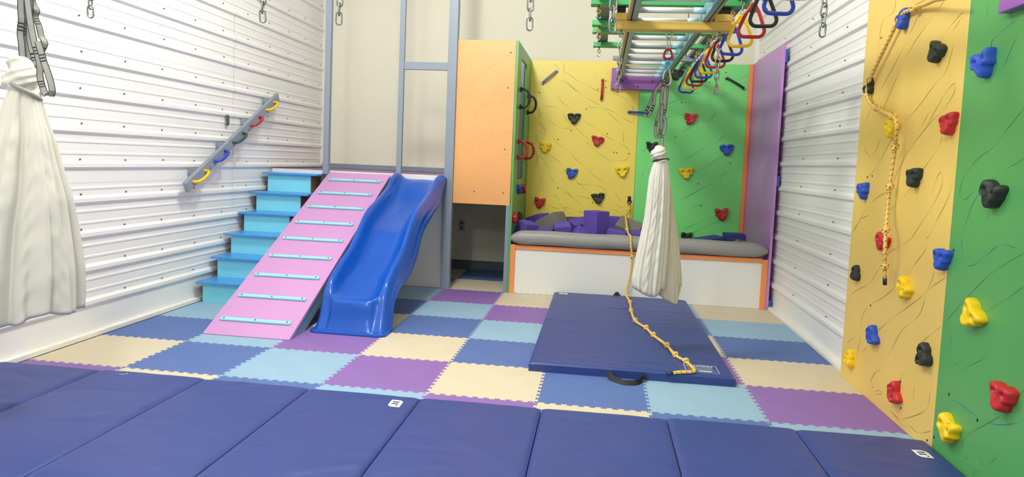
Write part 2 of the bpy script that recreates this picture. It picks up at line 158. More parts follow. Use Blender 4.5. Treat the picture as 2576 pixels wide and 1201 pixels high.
# ---------------------------------------------------------------- mesh helpers
class MB:
    def __init__(s): s.v = []; s.f = []; s.m = []; s.sm = []
    def add(s, vs, fs, m=0, smooth=False):
        n = len(s.v); s.v += [Vector(p) for p in vs]
        s.f += [tuple(i+n for i in f) for f in fs]; s.m += [m]*len(fs); s.sm += [smooth]*len(fs); return s
    def box(s, lo, hi, m=0, mtx=None):
        x0, y0, z0 = lo; x1, y1, z1 = hi
        vs = [(x0, y0, z0), (x1, y0, z0), (x1, y1, z0), (x0, y1, z0), (x0, y0, z1), (x1, y0, z1), (x1, y1, z1), (x0, y1, z1)]
        if mtx: vs = [mtx @ Vector(v) for v in vs]
        return s.add(vs, [(3, 2, 1, 0), (4, 5, 6, 7), (0, 1, 5, 4), (1, 2, 6, 5), (2, 3, 7, 6), (3, 0, 4, 7)], m)
    def bar(s, a, b, wx, wy, upv=(0, 0, 1), m=0):          # rectangular bar a->b, width wx across, wy along upv
        a = Vector(a); b = Vector(b); d = (b-a).normalized(); x = d.cross(Vector(upv)).normalized(); y = x.cross(d)
        vs = [p + x*(sx*wx/2) + y*(sy*wy/2) for p in (a, b) for sx, sy in ((-1, -1), (1, -1), (1, 1), (-1, 1))]
        return s.add(vs, [(3, 2, 1, 0), (4, 5, 6, 7), (0, 1, 5, 4), (1, 2, 6, 5), (2, 3, 7, 6), (3, 0, 4, 7)], m)
    def tube(s, pts, r, n=8, closed=False, m=0, stripe=None, caps=True):
        P = [Vector(p) for p in pts]; K = len(P); rings = []
        rad = r if isinstance(r, (list, tuple)) else [r]*K
        prev = None
        for i in range(K):
            t = (P[(i+1) % K]-P[i-1]) if closed else (P[min(i+1, K-1)]-P[max(i-1, 0)])
            t.normalize()
            if prev is None:
                h = Vector((0, 0, 1)) if abs(t.z) < .9 else Vector((1, 0, 0))
                u = t.cross(h).normalized()
            else:
                u = (prev - t*prev.dot(t)).normalized()
            prev = u; v = t.cross(u)
            rings.append([P[i] + (u*math.cos(2*math.pi*k/n) + v*math.sin(2*math.pi*k/n))*rad[i] for k in range(n)])
        vs = [p for rg in rings for p in rg]; base = len(s.v); s.v += vs
        for i in range(K if closed else K-1):
            j = (i+1) % K
            for k in range(n):
                mm = m
                if stripe is not None and (k - 2*i) % n == 0: mm = stripe
                s.f.append((base+i*n+k, base+i*n+(k+1) % n, base+j*n+(k+1) % n, base+j*n+k)); s.m.append(mm); s.sm.append(True)
        if not closed and caps:
            s.f.append(tuple(base+k for k in range(n))[::-1]); s.m.append(m); s.sm.append(False)
            s.f.append(tuple(base+(K-1)*n+k for k in range(n))); s.m.append(m); s.sm.append(False)
        return s
    def cyl(s, a, b, r, n=12, m=0): return s.tube([a, b], r, n, m=m)
    def grid(s, rows, m=0, smooth=True, wrap=False):
        n = len(rows[0]); base = len(s.v); s.v += [Vector(p) for r in rows for p in r]
        for i in range(len(rows)-1):
            for k in range(n if wrap else n-1):
                k2 = (k+1) % n
                s.f.append((base+i*n+k, base+i*n+k2, base+(i+1)*n+k2, base+(i+1)*n+k)); s.m.append(m); s.sm.append(smooth)
        return s
    def ribbon(s, pts, width, ax=(1, .25, 0), edge=.16, mats=(0, 1), stitch=None):
        P = [Vector(p) for p in pts]; rows = []
        for i in range(len(P)):
            t = (P[min(i+1, len(P)-1)]-P[max(i-1, 0)]).normalized()
            x = Vector(ax); x = (x - t*x.dot(t)).normalized()
            nrm = t.cross(x)*.0012
            h = width/2
            rows.append([P[i]-x*h-nrm, P[i]-x*h*(1-2*edge)-nrm, P[i]+x*h*(1-2*edge)-nrm, P[i]+x*h-nrm, P[i]+x*h+nrm, P[i]+x*h*(1-2*edge)+nrm, P[i]-x*h*(1-2*edge)+nrm, P[i]-x*h+nrm])
        base = len(s.v); s.v += [p for r in rows for p in r]
        for i in range(len(rows)-1):
            for k in range(8):
                e = 1 if k in (0, 2, 3, 4, 6, 7) else 0
                if stitch and (i % stitch[0]) in stitch[1]: e = 1
                s.f.append((base+i*8+k, base+i*8+(k+1) % 8, base+(i+1)*8+(k+1) % 8, base+(i+1)*8+k)); s.m.append(mats[e]); s.sm.append(False)
        return s
    def mesh(s, name, mats, org=(0, 0, 0)):
        me = bpy.data.meshes.new(name); o = Vector(org)
        me.from_pydata([tuple(v-o) for v in s.v], [], s.f)
        for k in (mats if isinstance(mats, (list, tuple)) else [mats]): me.materials.append(MATS[k])
        me.polygons.foreach_set('material_index', s.m); me.polygons.foreach_set('use_smooth', s.sm)
        me.update(); return me
ORG = {}
def link(name, me, parent=None):
    o = bpy.data.objects.new(name, me); col.objects.link(o)
    if parent is not None: o.parent = parent
    return o
def worg(o): return ORG.get(o.name, Vector((0, 0, 0)))
def part(name, mb, mats, parent, bevel=0, sub=0, seg=2, label=None, kind=None):   # mesh given in world coordinates
    og = worg(parent)
    o = link(name, mb.mesh(name, mats, og), parent); ORG[o.name] = og
    mods(o, bevel, sub, seg)
    if label: o['label'] = label
    if kind: o['kind'] = kind
    return o
def mods(o, bevel=0, sub=0, seg=2):
    if bevel:
        b = o.modifiers.new('bevel', 'BEVEL'); b.width = bevel; b.segments = seg; b.limit_method = 'ANGLE'; b.angle_limit = R(40)
    if sub:
        b = o.modifiers.new('sub', 'SUBSURF'); b.levels = sub; b.render_levels = sub
def tag(o, label, cat, group=None):
    o['label'] = label; o['category'] = cat
    if group: o['group'] = group
    return o
def thing(name, loc, label, cat, group=None):
    o = bpy.data.objects.new(name, None); o.empty_display_size = .05; col.objects.link(o); o.location = loc; ORG[o.name] = Vector(loc)
    return tag(o, label, cat, group)
def single(name, mb, mats, loc, label, cat, group=None, bevel=0, sub=0):
    o = link(name, mb.mesh(name, mats, loc)); o.location = loc; ORG[o.name] = Vector(loc); mods(o, bevel, sub)
    return tag(o, label, cat, group)
def struct(name, mb, mats, bevel=0):
    o = link(name, mb.mesh(name, mats)); o['kind'] = 'structure'; mods(o, bevel); ORG[o.name] = Vector((0, 0, 0)); return o
def smooth_path(pts, sub=6):                                # Catmull-Rom
    P = [Vector(p) for p in pts]; out = []
    for i in range(len(P)-1):
        a, b, c, d = P[max(i-1, 0)], P[i], P[i+1], P[min(i+2, len(P)-1)]
        for k in range(sub):
            t = k/sub
            out.append(.5*((2*b) + (c-a)*t + (2*a-5*b+4*c-d)*t*t + (3*b-a-3*c+d)*t**3))
    out.append(P[-1]); return out
def lerp_rows(rows, z):                                     # rows sorted by decreasing z
    for a, b in zip(rows, rows[1:]):
        if z >= b[0]:
            t = (a[0]-z)/max(1e-9, a[0]-b[0]); t = max(0, min(1, t))
            return [p+(q-p)*t for p, q in zip(a, b)]
    return list(rows[-1])

# ================================================================ SETTING
XL, XR, YBK, ZC = -.645, 4.415, 4.36, 4.15
YF = -11.5
fl = struct('floor', MB().box((XL-.1, YF, -.09), (XR+.1, YBK+.1, -.014)), 'concrete')
struct('ceiling', MB().box((XL-.1, YF, ZC), (XR+.1, YBK+.1, ZC+.08)), 'ceiling_white')
struct('wall_back', MB().box((XL-.1, YBK, -.014), (XR+.1, YBK+.1, ZC)), 'wall_paint')
struct('wall_front', MB().box((XL-.1, YF-.1, -.014), (XR+.1, YF, ZC)), 'wall_paint')
wl = struct('wall_left', MB().box((XL-.1, YF, -.014), (XL-.012, YBK, ZC)), 'trim_white')
wr = struct('wall_right', MB().box((XR+.012, YF, -.014), (XR+.1, YBK, ZC)), 'trim_white')
def rib_sheet(side, x, y0, y1, z0, z1, zr):
    prof = [(0, z0)]; P = .231
    k = 0
    while zr + k*P < z1 + .2:
        c = zr + k*P
        for pts in ([(0, c-.030), (.019, c-.013), (.019, c+.011), (0, c+.030)],
                    [(0, c+P/3-.013), (.0045, c+P/3-.005), (.0045, c+P/3+.005), (0, c+P/3+.013)],
                    [(0, c+2*P/3-.013), (.0045, c+2*P/3-.005), (.0045, c+2*P/3+.005), (0, c+2*P/3+.013)]):
            if pts[0][1] > prof[-1][1] and pts[-1][1] < z1-.001: prof += pts
        k += 1
    prof.append((0, z1))
    m = MB(); rows = [[(x+side*d, y, z) for d, z in prof] for y in ((y0, y1) if side < 0 else (y1, y0))]
    base = len(m.v); m.grid(rows, smooth=False)
    back = [[(x-side*.004, y, z) for d, z in (prof[0], prof[-1])] for y in ((y1, y0) if side < 0 else (y0, y1))]
    m.grid(back, smooth=False)
    return m
for (W, side, x, cuts, z0r) in ((wl, 1, XL, (YF, -5, -1.3, 2.34, YBK-.005), .004), (wr, -1, XR, (YF, -3, .95, YBK-.005), -.006)):
    for ci, (a, b) in enumerate(zip(cuts, cuts[1:])):
        z = 0
        for r in range(5):
            z1 = 1.044+.924*r if r < 4 else ZC-.01
            zr = .235+z0r + (0 if r == 0 else .924*r)
            part('wall_panel', rib_sheet(side, x + side*(.0018*(ci % 2)), a, b, z+.001, z1, zr), 'wall_metal', W)
            z = z1
    m = MB()
    ys = ([.04+.4235*k for k in range(-26, 11)] if side > 0 else [2.39-.845*k for k in range(-2, 16)])
    for y in ys:
        if not (YF+.1 < y < YBK-.05): continue
        k = 0
        while .235+z0r+.231*k < ZC-.1:
            z = .275+z0r+.231*k + random.uniform(-.004, .004); yy = y + random.uniform(-.012, .012); xx = x+side*.003
            m.tube([(xx, yy, z), (xx+side*.003, yy, z)], .0065, 7); m.tube([(xx+side*.003, yy, z), (xx+side*.007, yy, z)], .004, 6)
            k += 1
    part('wall_screw', m, 'screw_head', W, kind='stuff')
struct('baseboard_left', MB().box((XL-.005, YF, 0), (XL+.034, YBK, .034)), 'trim_white', .004)
struct('baseboard_right', MB().box((XR-.045, YF, 0), (XR+.005, YBK, .03)), 'trim_white', .004)
struct('trim_1', MB().box((XL, YBK-.02, 1.17), (XL+.05, YBK, ZC)), 'trim_white', .004)
struct('trim_2', MB().box((XR-.05, YBK-.02, 2.49), (XR, YBK, ZC)), 'trim_white', .004)
# grey skirting inside the cubby and on top of the platform
struct('baseboard_back', MB().box((XL+.05, YBK-.02, .0), (1.87, YBK, .11)), 'grey_dark', .003)
struct('trim_3', MB().box((XL+.02, YBK-.025, 1.135), (1.84, YBK, 1.195)), 'grey_paint', .004)
# overhead steel tubes (above the frame) that everything hangs from
struct('trim_4', MB().box((XL, -.85, 2.62), (XR, -.75, 2.74)), 'grey_paint', .006)

# ---------------------------------------------------------------- interlocking foam floor tiles
T = .61; A = .0085
def edge():                                                  # offset pattern along one edge
    P = T/10; pts = []
    for k in range(10):
        pts += [((k+.28)*P, -A), ((k+.21)*P, A), ((k+.79)*P, A), ((k+.72)*P, -A)]
    return pts
E_ = edge()
def tile_mesh(name, colr, left=None, rightx=None, top=None):
    o = []
    B = [(t, f) for t, f in E_]
    x1 = T if rightx is None else rightx
    o.append((-A if left is None else left, -A))
    o += [(t, f) for t, f in B if (left is None or t > left) and (rightx is None or t < rightx-.004)]
    o.append((x1-A if rightx is None else x1, -A))
    if rightx is None: o += [(T+f, t) for t, f in B]
    yt = T if top is None else top
    o.append((x1-A if rightx is None else x1, yt-A if top is None else yt))
    if top is None: o += [(t, T+f) for t, f in reversed(B) if (left is None or t > left) and (rightx is None or t < rightx-.004)]
    o.append((-A if left is None else left, yt-A if top is None else yt))
    if left is None: o += [(f, t) for t, f in reversed(B) if t < yt]
    n = len(o); m = MB()
    g = .0004
    m.add([(x, y, 0) for x, y in o] + [(x, y, -.0135) for x, y in o], [tuple(range(n))] + [(i, i+n, (i+1) % n+n, (i+1) % n) for i in range(n)])
    return m.mesh(name, colr)
SEQ = ['foam_cream', 'foam_navy', 'foam_sky', 'foam_purple']
cache = {}
for j in range(-6, 7):
    for i in range(-1, 8):
        if j == 6 and i > 2: continue
        c = SEQ[((min(i, 6))+j+1) % 4]
        if i >= 6 and j == 4: c = 'foam_cream'
        kw = {}
        if i == -1: kw['left'] = .0
        if i == 7: kw['rightx'] = .098
        if j == 6: kw['top'] = .695
        key = (c, tuple(sorted(kw.items())))
        if key not in cache: cache[key] = tile_mesh('foam_tile', c, **kw)
        t = link('foam_tile', cache[key], fl); t.location = (i*T+.004, j*T+.004, random.uniform(-.0004, .0004))

# ================================================================ PLAY TOWER (platform, posts, cubby)
tw = thing('play_tower', (.6, 3.06, 0), 'grey-framed wooden play platform along the back wall with an orange board over its cubby opening', 'play structure')
part('deck', MB().box((-.61, 3.0805, 1.085), (1.86, 4.33, 1.135)), 'deck_purple', tw, .004, label='purple deck floor')
part('deck_edge', MB().box((-.61, 3.045, 1.085), (1.195, 3.0803, 1.1345)), 'deck_white', tw, .003, label='white front edge strip of the deck')
part('front_panel', MB().box((-.1, 3.085, 0), (1.25, 3.10, 1.084)), 'panel_white', tw, label='white panel closing the front under the deck')
def post(x0, x1, y0, y1, z0, z1): part('post', MB().box((x0, y0, z0), (x1, y1, z1)), 'grey_paint', tw, .004)
post(-.045, .012, 2.985, 3.043, 1.10, ZC)
post(.70, .752, 3.04, 3.08, 1.10, ZC)
post(1.196, 1.285, 3.03, 3.11, 0, ZC)
post(1.825, 1.866, 3.06, 3.14, 0, .872)
part('crossbar', MB().box((.752, 3.045, 2.172), (1.196, 3.083, 2.248)), 'grey_paint', tw, .004)
ob = part('orange_board', MB().box((1.286, 3.062, .868), (1.862, 3.08, 2.476)), 'orange_paint', tw, .003, label='orange board with thin drawn lines')

def draw_lines(parent, lines, ax, val, nd, width, mats, jitter=0, specks=0, bounds=None, holes=()):
    """painted / burnt lines lying on a board: thin ribbons; coordinates are the two in-plane axes"""
    m = MB(); pl = [k for k in range(3) if k != ax]
    def P(a, b, h): 
        v = [0, 0, 0]; v[pl[0]] = a; v[pl[1]] = b; v[ax] = val + nd*h; return v
    for li, l in enumerate(lines):
        pts = smooth_path([(a, b, 0) for a, b in l], 4)
        K = len(pts); lo, hi = [], []
        for i, p in enumerate(pts):
            t = (pts[min(i+1, K-1)]-pts[max(i-1, 0)]).normalized(); n = Vector((-t.y, t.x, 0))
            wd = width*(.55+.45*math.sin(i*.7+li))*.5*(1 if 0 < i < K-1 else .4)
            lo.append(p-n*wd); hi.append(p+n*wd)
        m.grid([[P(p.x, p.y, .0008) for p in lo], [P(p.x, p.y, .0008) for p in hi]], m=li % len(mats), smooth=False)
    rng = random.Random(len(lines))
    for q in range(specks):
        a = rng.uniform(bounds[0], bounds[1]); b = rng.uniform(bounds[2], bounds[3]); s = rng.uniform(.0012, .003); e = rng.uniform(.5, 3)
        ang = rng.uniform(.3, 2.2); dx, dy = math.cos(ang)*s*e, math.sin(ang)*s*e
        m.add([P(a-dx-dy*.3, b-dy+dx*.3, .0008), P(a-dx*.2+s*.5, b-s*.5, .0008), P(a+dx+s*.3, b+dy, .0008), P(a-s*.4, b+s*.4, .0008)], [(0, 1, 2, 3)], m=rng.randrange(len(mats)))
    part('drawn_line', m, list(mats), parent, kind='stuff')
    if holes:
        h = MB()
        for a, b in holes:
            h.add([P(a+.007*math.cos(k*math.pi/4), b+.007*math.sin(k*math.pi/4), .001) for k in range(8)], [tuple(range(8))])
        part('bolt_hole', h, 'hole_dark', parent, kind='stuff')
draw_lines(ob, D['OR'], 1, 3.062, -1, .0036, ('line_red', 'line_lilac'), specks=14, bounds=(1.33, 1.82, .95, 2.4), holes=[(1.81, 2.36), (1.80, 2.02), (1.79, 1.42), (1.79, .99), (1.50, .99)])
# wall outlet in the cubby
ot = thing('wall_outlet', (1.127, YBK, .519), 'shaded wall outlet plate low inside the dark cubby', 'outlet')
part('cover_plate', MB().box((1.09, YBK-.008, .455), (1.164, YBK-.0005, .585)), 'outlet_plate', ot, .003)
for za in (.53, .475): part('socket', MB().box((1.11, YBK-.012, za), (1.144, YBK-.007, za+.035)), 'grey_dark', ot, .003)

# ---------------------------------------------------------------- staircase
stc = thing('staircase', (-.3, 2.3, 0), 'blue six-step box staircase against the white ribbed wall', 'stairs')
ry = [1.76, 1.985, 2.205, 2.43, 2.66, 2.885]; tz = [.184, .368, .551, .731, .911, 1.10]
for k in range(6):
    z0 = 0 if k == 0 else tz[k-1]-.002
    part('riser', MB().box((-.575, ry[k], z0), (-.125, ry[k]+.018, tz[k]-.02)), 'step_cyan', stc, .002)
    ye = (ry[k+1]+.018) if k < 5 else 3.045
    part('tread', MB().box((-.612, ry[k]-.048, tz[k]-.02), (-.03 if k < 5 else -.046, ye, tz[k])), 'step_blue', stc, .004)
for xa in (-.145, -.575):                                    # stepped side boards
    m = MB(); pts = [(ry[0]+.019, .001)]
    for k in range(6):
        pts += [(ry[k]+.019, tz[k]-.021), ((ry[k+1]+.019 if k < 5 else 3.04), tz[k]-.021)]
    pts.append((3.04, .001)); n = len(pts)
    m.add([(xa, y, z) for y, z in pts]+[(xa+.02, y, z) for y, z in pts], [tuple(range(n))[::-1], tuple(range(n, 2*n))]+[(i, (i+1) % n, (i+1) % n+n, i+n) for i in range(n)])
    part('stringer', m, 'brown_side', stc, label='brown side board under the treads')  # streaky brown colour on both side boards

# ---------------------------------------------------------------- pink climbing ramp
rp = thing('climbing_ramp', (.33, 1.9, 0), 'pink sloping climbing ramp with nine pale cyan cleats', 'ramp')
Y0, Z0, Y1, Z1 = .815, .004, 3.04, 1.122
def rz(y): return Z0+(y-Y0)*(Z1-Z0)/(Y1-Y0)
m = MB(); th = .022
vs = []
for x in (.006, .648):
    vs += [(x, Y0, 0.0), (x, Y0, Z0+.003), (x, Y1, Z1), (x, Y1, Z1-th), (x, Y0+th*2, 0.0)]
m.add(vs, [(0, 1, 2, 3, 4), (9, 8, 7, 6, 5), (1, 6, 7, 2), (2, 7, 8, 3), (3, 8, 9, 4), (4, 9, 5, 0), (0, 5, 6, 1)])
part('ramp_board', m, 'pink_paint', rp, .003)
for x0 in (.012, .604):
    m = MB(); vs = []
    for x in (x0, x0+.038):
        vs += [(x, Y0+.05, .001), (x, Y1, Z1-th-.001), (x, Y1, Z1-.135), (x, Y0+.275, .001)]
    m.add(vs, [(0, 1, 2, 3), (7, 6, 5, 4), (0, 4, 5, 1), (1, 5, 6, 2), (2, 6, 7, 3), (3, 7, 4, 0)])
    part('side_rail', m, 'teal_paint', rp)
sl = math.atan2(Z1-Z0, Y1-Y0)
cl = [(640, 806), (682, 747), (720, 694), (757, 646), (789, 602), (820, 561), (848, 522), (874, 487), (899, 454)]
for k, (u, v) in enumerate(cl):
    y = [0.958, 1.205, 1.447, 1.686, 1.924, 2.163, 2.408, 2.645, 2.885][k]
    mt = Matrix.Translation((.327, y, rz(y)+.001)) @ Matrix.Rotation(sl, 4, 'X')
    c = part('cleat', MB().box((-.268, -.0165, 0), (.268, .0165, .017), mtx=mt), 'cyan_cleat', rp, .006, seg=3)
    h = MB()
    for x in (-.24, 0, .24): h.cyl(mt @ Vector((x, 0, .0165)), mt @ Vector((x, 0, .0185)), .006, 8)
    part('screw', h, 'hole_dark', c, kind='stuff')
h = MB()
for x in (.03, .62):
    for y in (.93, 1.9, 2.9): h.cyl((x, y, rz(y)), (x, y, rz(y)+.002), .005, 8)
for x in (.2, .45): h.cyl((x, 2.99, rz(2.99)), (x, 2.99, rz(2.99)+.002), .005, 8)
part('screw', h, 'hole_dark', rp, kind='stuff')

# ---------------------------------------------------------------- wavy slide
ST = [  # lip(y,z), centre(y,z), skirt(y,z), half width lip, half width skirt
 ((3.05, 1.120), (3.05, 1.085), (3.04, 1.085), .235, .262),
 ((2.95, 1.145), (2.95, 1.062), (2.93, 1.080), .235, .265),
 ((2.80, 1.120), (2.80, .975), (2.83, .995), .230, .268),
 ((2.63, 1.025), (2.62, .865), (2.73, .880), .225, .270),
 ((2.37, .935), (2.36, .760), (2.43, .775), .222, .270),
 ((2.07, .840), (2.06, .645), (2.13, .655), .222, .270),
 ((1.88, .712), (1.88, .520), (1.95, .480), .224, .272),
 ((1.71, .578), (1.70, .400), (1.74, .350), .226, .275),
 ((1.47, .462), (1.47, .300), (1.44, .285), .228, .278),
 ((1.30, .370), (1.29, .226), (1.31, .215), .230, .280),
 ((1.235, .300), (1.205, .222), (1.27, .140), .232, .282),
 ((1.205, .250), (1.160, .236), (1.258, .090), .233, .283),
 ((1.185, .190), (1.138, .205), (1.245, .045), .236, .285),
 ((1.150, .105), (1.120, .105), (1.222, .020), .238, .286),
 ((1.10, .018), (1.085, .016), (1.16, .012), .245, .284),
 ((1.075, .006), (1.062, .006), (1.12, .006), .250, .282)]
SX = .967
def slide_rows():
    keys = [smooth_path([(s[k][0], s[k][1], 0) for s in ST], 5) for k in range(3)]
    hw = smooth_path([(s[3], s[4], 0) for s in ST], 5)
    rows = []
    for i in range(len(hw)):
        l, c, s = keys[0][i], keys[1][i], keys[2][i]; a, b = hw[i].x, hw[i].y
        e = max(0, min(1, (i-(len(hw)-25))/8)); W_ = [x*(1-e)+y*e for x, y in zip((.06, .28, .58, .84, .955, .992), (.03, .07, .12, .90, .975, 1.0))]
        def mix(p, q, t): return (p.x+(q.x-p.x)*t, p.y+(q.y-p.y)*t)
        half = []
        for (x, (y, z)) in [(b+.004, mix(s, s, 0)), (b, mix(s, l, .10)), (b-.008, mix(s, l, .26)), (b-.012, mix(s, l, .28)), (a+.03, mix(s, l, .56)), (a+.024, mix(s, l, .585)), (a+.012, mix(s, l, .90)),
                            (a, mix(l, l, 0)), (a-.02, (l.x, l.y+.004)), (a-.036, mix(l, c, W_[0])), (a-.050, mix(l, c, W_[1])), (a-.064-.008*e, mix(l, c, W_[2])), (a-.095+.012*e, mix(l, c, W_[3])), (a-.14, mix(l, c, W_[4])), (.06, mix(l, c, W_[5]))]:
            half.append((x, y, z))
        row = [(SX-x, y, z) for x, y, z in half] + [(SX, c.x, c.y)] + [(SX+x, y, z) for x, y, z in reversed(half)]
        rows.append(row)
    return rows
sd = thing('slide', (SX, 2.0, 0), 'shiny royal blue wavy plastic slide beside the pink ramp', 'slide')
o = part('chute', MB().grid(slide_rows()), 'slide_blue', sd)
b = o.modifiers.new('solid', 'SOLIDIFY'); b.thickness = .008; b.offset = 1
mods(o, 0, 1)
m = MB(); y = 1.052
m.add([(SX-.25, y, 0), (SX+.25, y, 0), (SX+.287, y+.03, 0), (SX+.29, y+.1, 0), (SX-.29, y+.1, 0), (SX-.287, y+.03, 0),
       (SX-.25, y+.004, .022), (SX+.25, y+.004, .022), (SX+.284, y+.034, .022), (SX+.286, y+.1, .022), (SX-.286, y+.1, .022), (SX-.284, y+.034, .022)],
      [(5, 4, 3, 2, 1, 0), (6, 7, 8, 9, 10, 11)] + [(i, (i+1) % 6, (i+1) % 6+6, i+6) for i in range(6)])
part('foot_flange', m, 'slide_blue', sd, .006)
# ================================================================ FOAM PIT
gp = thing('divider_panel', (1.875, 3.05, 0), 'tall green panel with a slot window between orange board and foam pit', 'panel')
x0, x1 = 1.868, 1.888
m = MB(); SY0, SY1, SZ0, SZ1 = 3.345, 3.83, 1.125, 2.35
m.box((x0, 3.045, 0), (x1, SY0, 2.476)); m.box((x0, SY1, 0), (x1, 4.268, 2.476)); m.box((x0, SY0, 0), (x1, SY1, SZ0)); m.box((x0, SY0, SZ1), (x1, SY1, 2.476))
part('board', m, 'green_paint', gp)
for ya, yb in ((3.78, 3.86), (3.30, 3.36)): part('stud', MB().box((x0-.03, ya, SZ0), (x0-.002, yb, SZ1)), 'grey_paint', gp, .003, label='grey stud seen behind the slot')
part('back_strip', MB().box((1.75, 4.27, 1.2), (1.86, 4.335, 2.47)), 'grey_paint', gp, .003)  # plain grey upright strip behind the slot
def grip(y, z0, z1, colr, label):
    pts = []; n = 14
    for k in range(n+1):
        a = math.pi*k/n
        pts.append((x1+.012+.085*math.sin(a)**.7, y+.004*k/n, (z0+z1)/2 + (z1-z0)/2*.82*math.cos(a)))
    mm = MB(); mm.tube(pts, .0125, 8)
    for k in (5, 6, 7, 8, 9): mm.tube([Vector(pts[k])-Vector((0, 0, .006)), Vector(pts[k])+Vector((0, 0, .006))], .0155, 8)
    g = part('grab_handle', mm, colr, gp, label=label)
    for z in (z0, z1):
        part('mounting_foot', MB().box((x1-.0005, y-.016, min(z, z-math.copysign(.05, z-z0-.001))), (x1+.02, y+.016, max(z, z-math.copysign(.05, z-z0-.001)))), colr, g, .004)
grip(3.335, 1.835, 2.061, 'plastic_black', 'black curved grab handle, front edge of the slot')
grip(4.03, 1.834, 2.061, 'plastic_black', 'black curved grab handle, rear edge of the slot')
grip(3.31, 1.325, 1.535, 'plastic_red', 'red curved grab handle, front edge of the slot')
grip(4.0, 1.325, 1.54, 'plastic_red', 'red curved grab handle, rear edge of the slot')

fp = thing('foam_pit', (3.1, 3.08, 0), 'white-fronted foam pit box with orange frame under the climbing boards', 'foam pit')
part('front_panel', MB().box((1.935, 3.055, .002), (4.30, 3.07, .445)), 'panel_white', fp)
part('end_post', MB().box((1.889, 3.04, 0), (1.937, 3.075, .488)), 'orange_trim', fp, .003)
part('end_post', MB().box((4.292, 3.04, 0), (4.345, 3.075, .475)), 'orange_trim', fp, .003)
part('top_rail', MB().box((1.938, 3.042, .443), (4.291, 3.13, .484)), 'orange_trim', fp, .003)
part('pit_floor', MB().box((1.892, 3.14, 0), (4.345, 4.25, .40)), 'foamblock_blue', fp)
# padded bolster
m = MB(); rows = []
def bol(x):
    d0 = min(x-1.885, 4.335-x); t = max(0, min(1, d0/.13)); s = .30+.70*math.sin(t*math.pi/2)**.8
    return s
N = 60
for k in range(N+1):
    u = k/N; x = 1.891+(4.335-1.891)*(.5-.5*math.cos(math.pi*u))
    s = bol(x); c = []
    zb = .487; hh = .072*s; ww = .095*(.55+.45*s); wob = .003*math.sin(x*9)
    for q in range(20):
        a = 2*math.pi*q/20
        ca, sa = math.cos(a), math.sin(a)
        p = 2.6
        px = math.copysign(abs(ca)**(2/p), ca)*ww; pz = math.copysign(abs(sa)**(2/p), sa)*hh
        gat = (1-s)*.016*math.sin(q*3.1)
        c.append((x, 3.088+px*(1+gat*4), zb+.0725*(.85+.15*s)+pz+wob+gat))
    rows.append(c)
m.grid(rows, wrap=True)
m.add(rows[0], [tuple(range(20))[::-1]]); m.add(rows[-1], [tuple(range(20))])
single('bolster_pad', m, 'vinyl_grey', (3.1, 3.088, .487), 'long grey vinyl bolster pad along the top of the foam pit front', 'bolster')

def cube_mesh(name, c, s=(.2, .2, .2)):
    m = MB(); m.box([-v/2 for v in s], [v/2 for v in s]); return m.mesh(name, c)
FC = [  # colour, x, y, z, rot xyz deg, size, label
 ('purple', 2.012, 3.34, .592, (12, 5, 42), (.17, .17, .17), 'purple foam block at the left end of the pit beside the red hold'),
 ('grey', 2.245, 3.72, .640, (0, -28, -28), (.26, .22, .17), 'big tilted grey foam block behind the purple ones, left in the pit'),
 ('purple', 2.08, 4.04, .600, (0, -20, -30), (.2, .2, .2), 'dark purple foam block peeping out behind the tilted grey block'),
 ('purple', 2.20, 3.36, .550, (-6, -14, 10), (.15, .17, .15), 'low purple foam block below the tilted grey block'),
 ('purple', 2.375, 3.38, .592, (14, -7, 8), (.17, .17, .16), 'flat purple foam block right of the tilted grey block'),
 ('blue', 2.47, 4.08, .585, (5, 0, 20), (.3, .16, .2), 'dark blue foam block low behind the purple ones'),
 ('purple', 2.535, 3.74, .610, (16, -12, 25), (.18, .18, .16), 'purple foam block half hidden left of the tall upright one'),
 ('purple', 2.558, 3.33, .545, (35, 30, 20), (.16, .16, .16), 'purple foam block lying on a corner in front of the tall one'),
 ('purple', 2.715, 3.50, .620, (0, 0, 47), (.19, .19, .33), 'tall upright purple foam block, highest in the pit'),
 ('purple', 2.89, 4.10, .620, (0, 0, 8), (.19, .19, .2), 'dark purple foam block just right behind the tall block'),
 ('grey', 3.045, 3.66, .600, (24, 18, -12), (.25, .22, .2), 'grey tilted foam block behind the knotted rope'),
 ('purple', 2.925, 3.34, .560, (0, 10, -10), (.19, .17, .16), 'purple foam block in front of the grey block near the rope'),
 ('purple', 3.13, 3.36, .550, (8, 0, 0), (.2, .18, .17), 'purple foam block beside the rope next to the white swing'),
 ('blue', 3.88, 3.55, .520, (0, -8, 20), (.24, .2, .16), 'flat dark blue foam block right of the white swing'),
 ('blue', 4.13, 3.62, .545, (0, 0, 0), (.2, .2, .2), 'square dark blue foam block in the right corner of the pit'),
 ('grey', 4.14, 3.36, .510, (45, 10, 40), (.14, .14, .14), 'grey foam corner poking up in front of the square blue block'),
]
for c, x, y, z, rot, s, lab in FC:
    o = link('foam_block', cube_mesh('foam_block', 'foamblock_'+c, s)); o.location = (x, y, z+(.045 if s[2] > .3 else .016)); o.rotation_euler = [R(a) for a in rot]
    tag(o, lab, 'foam block', 'foam blocks in the pit'); mods(o, .006)

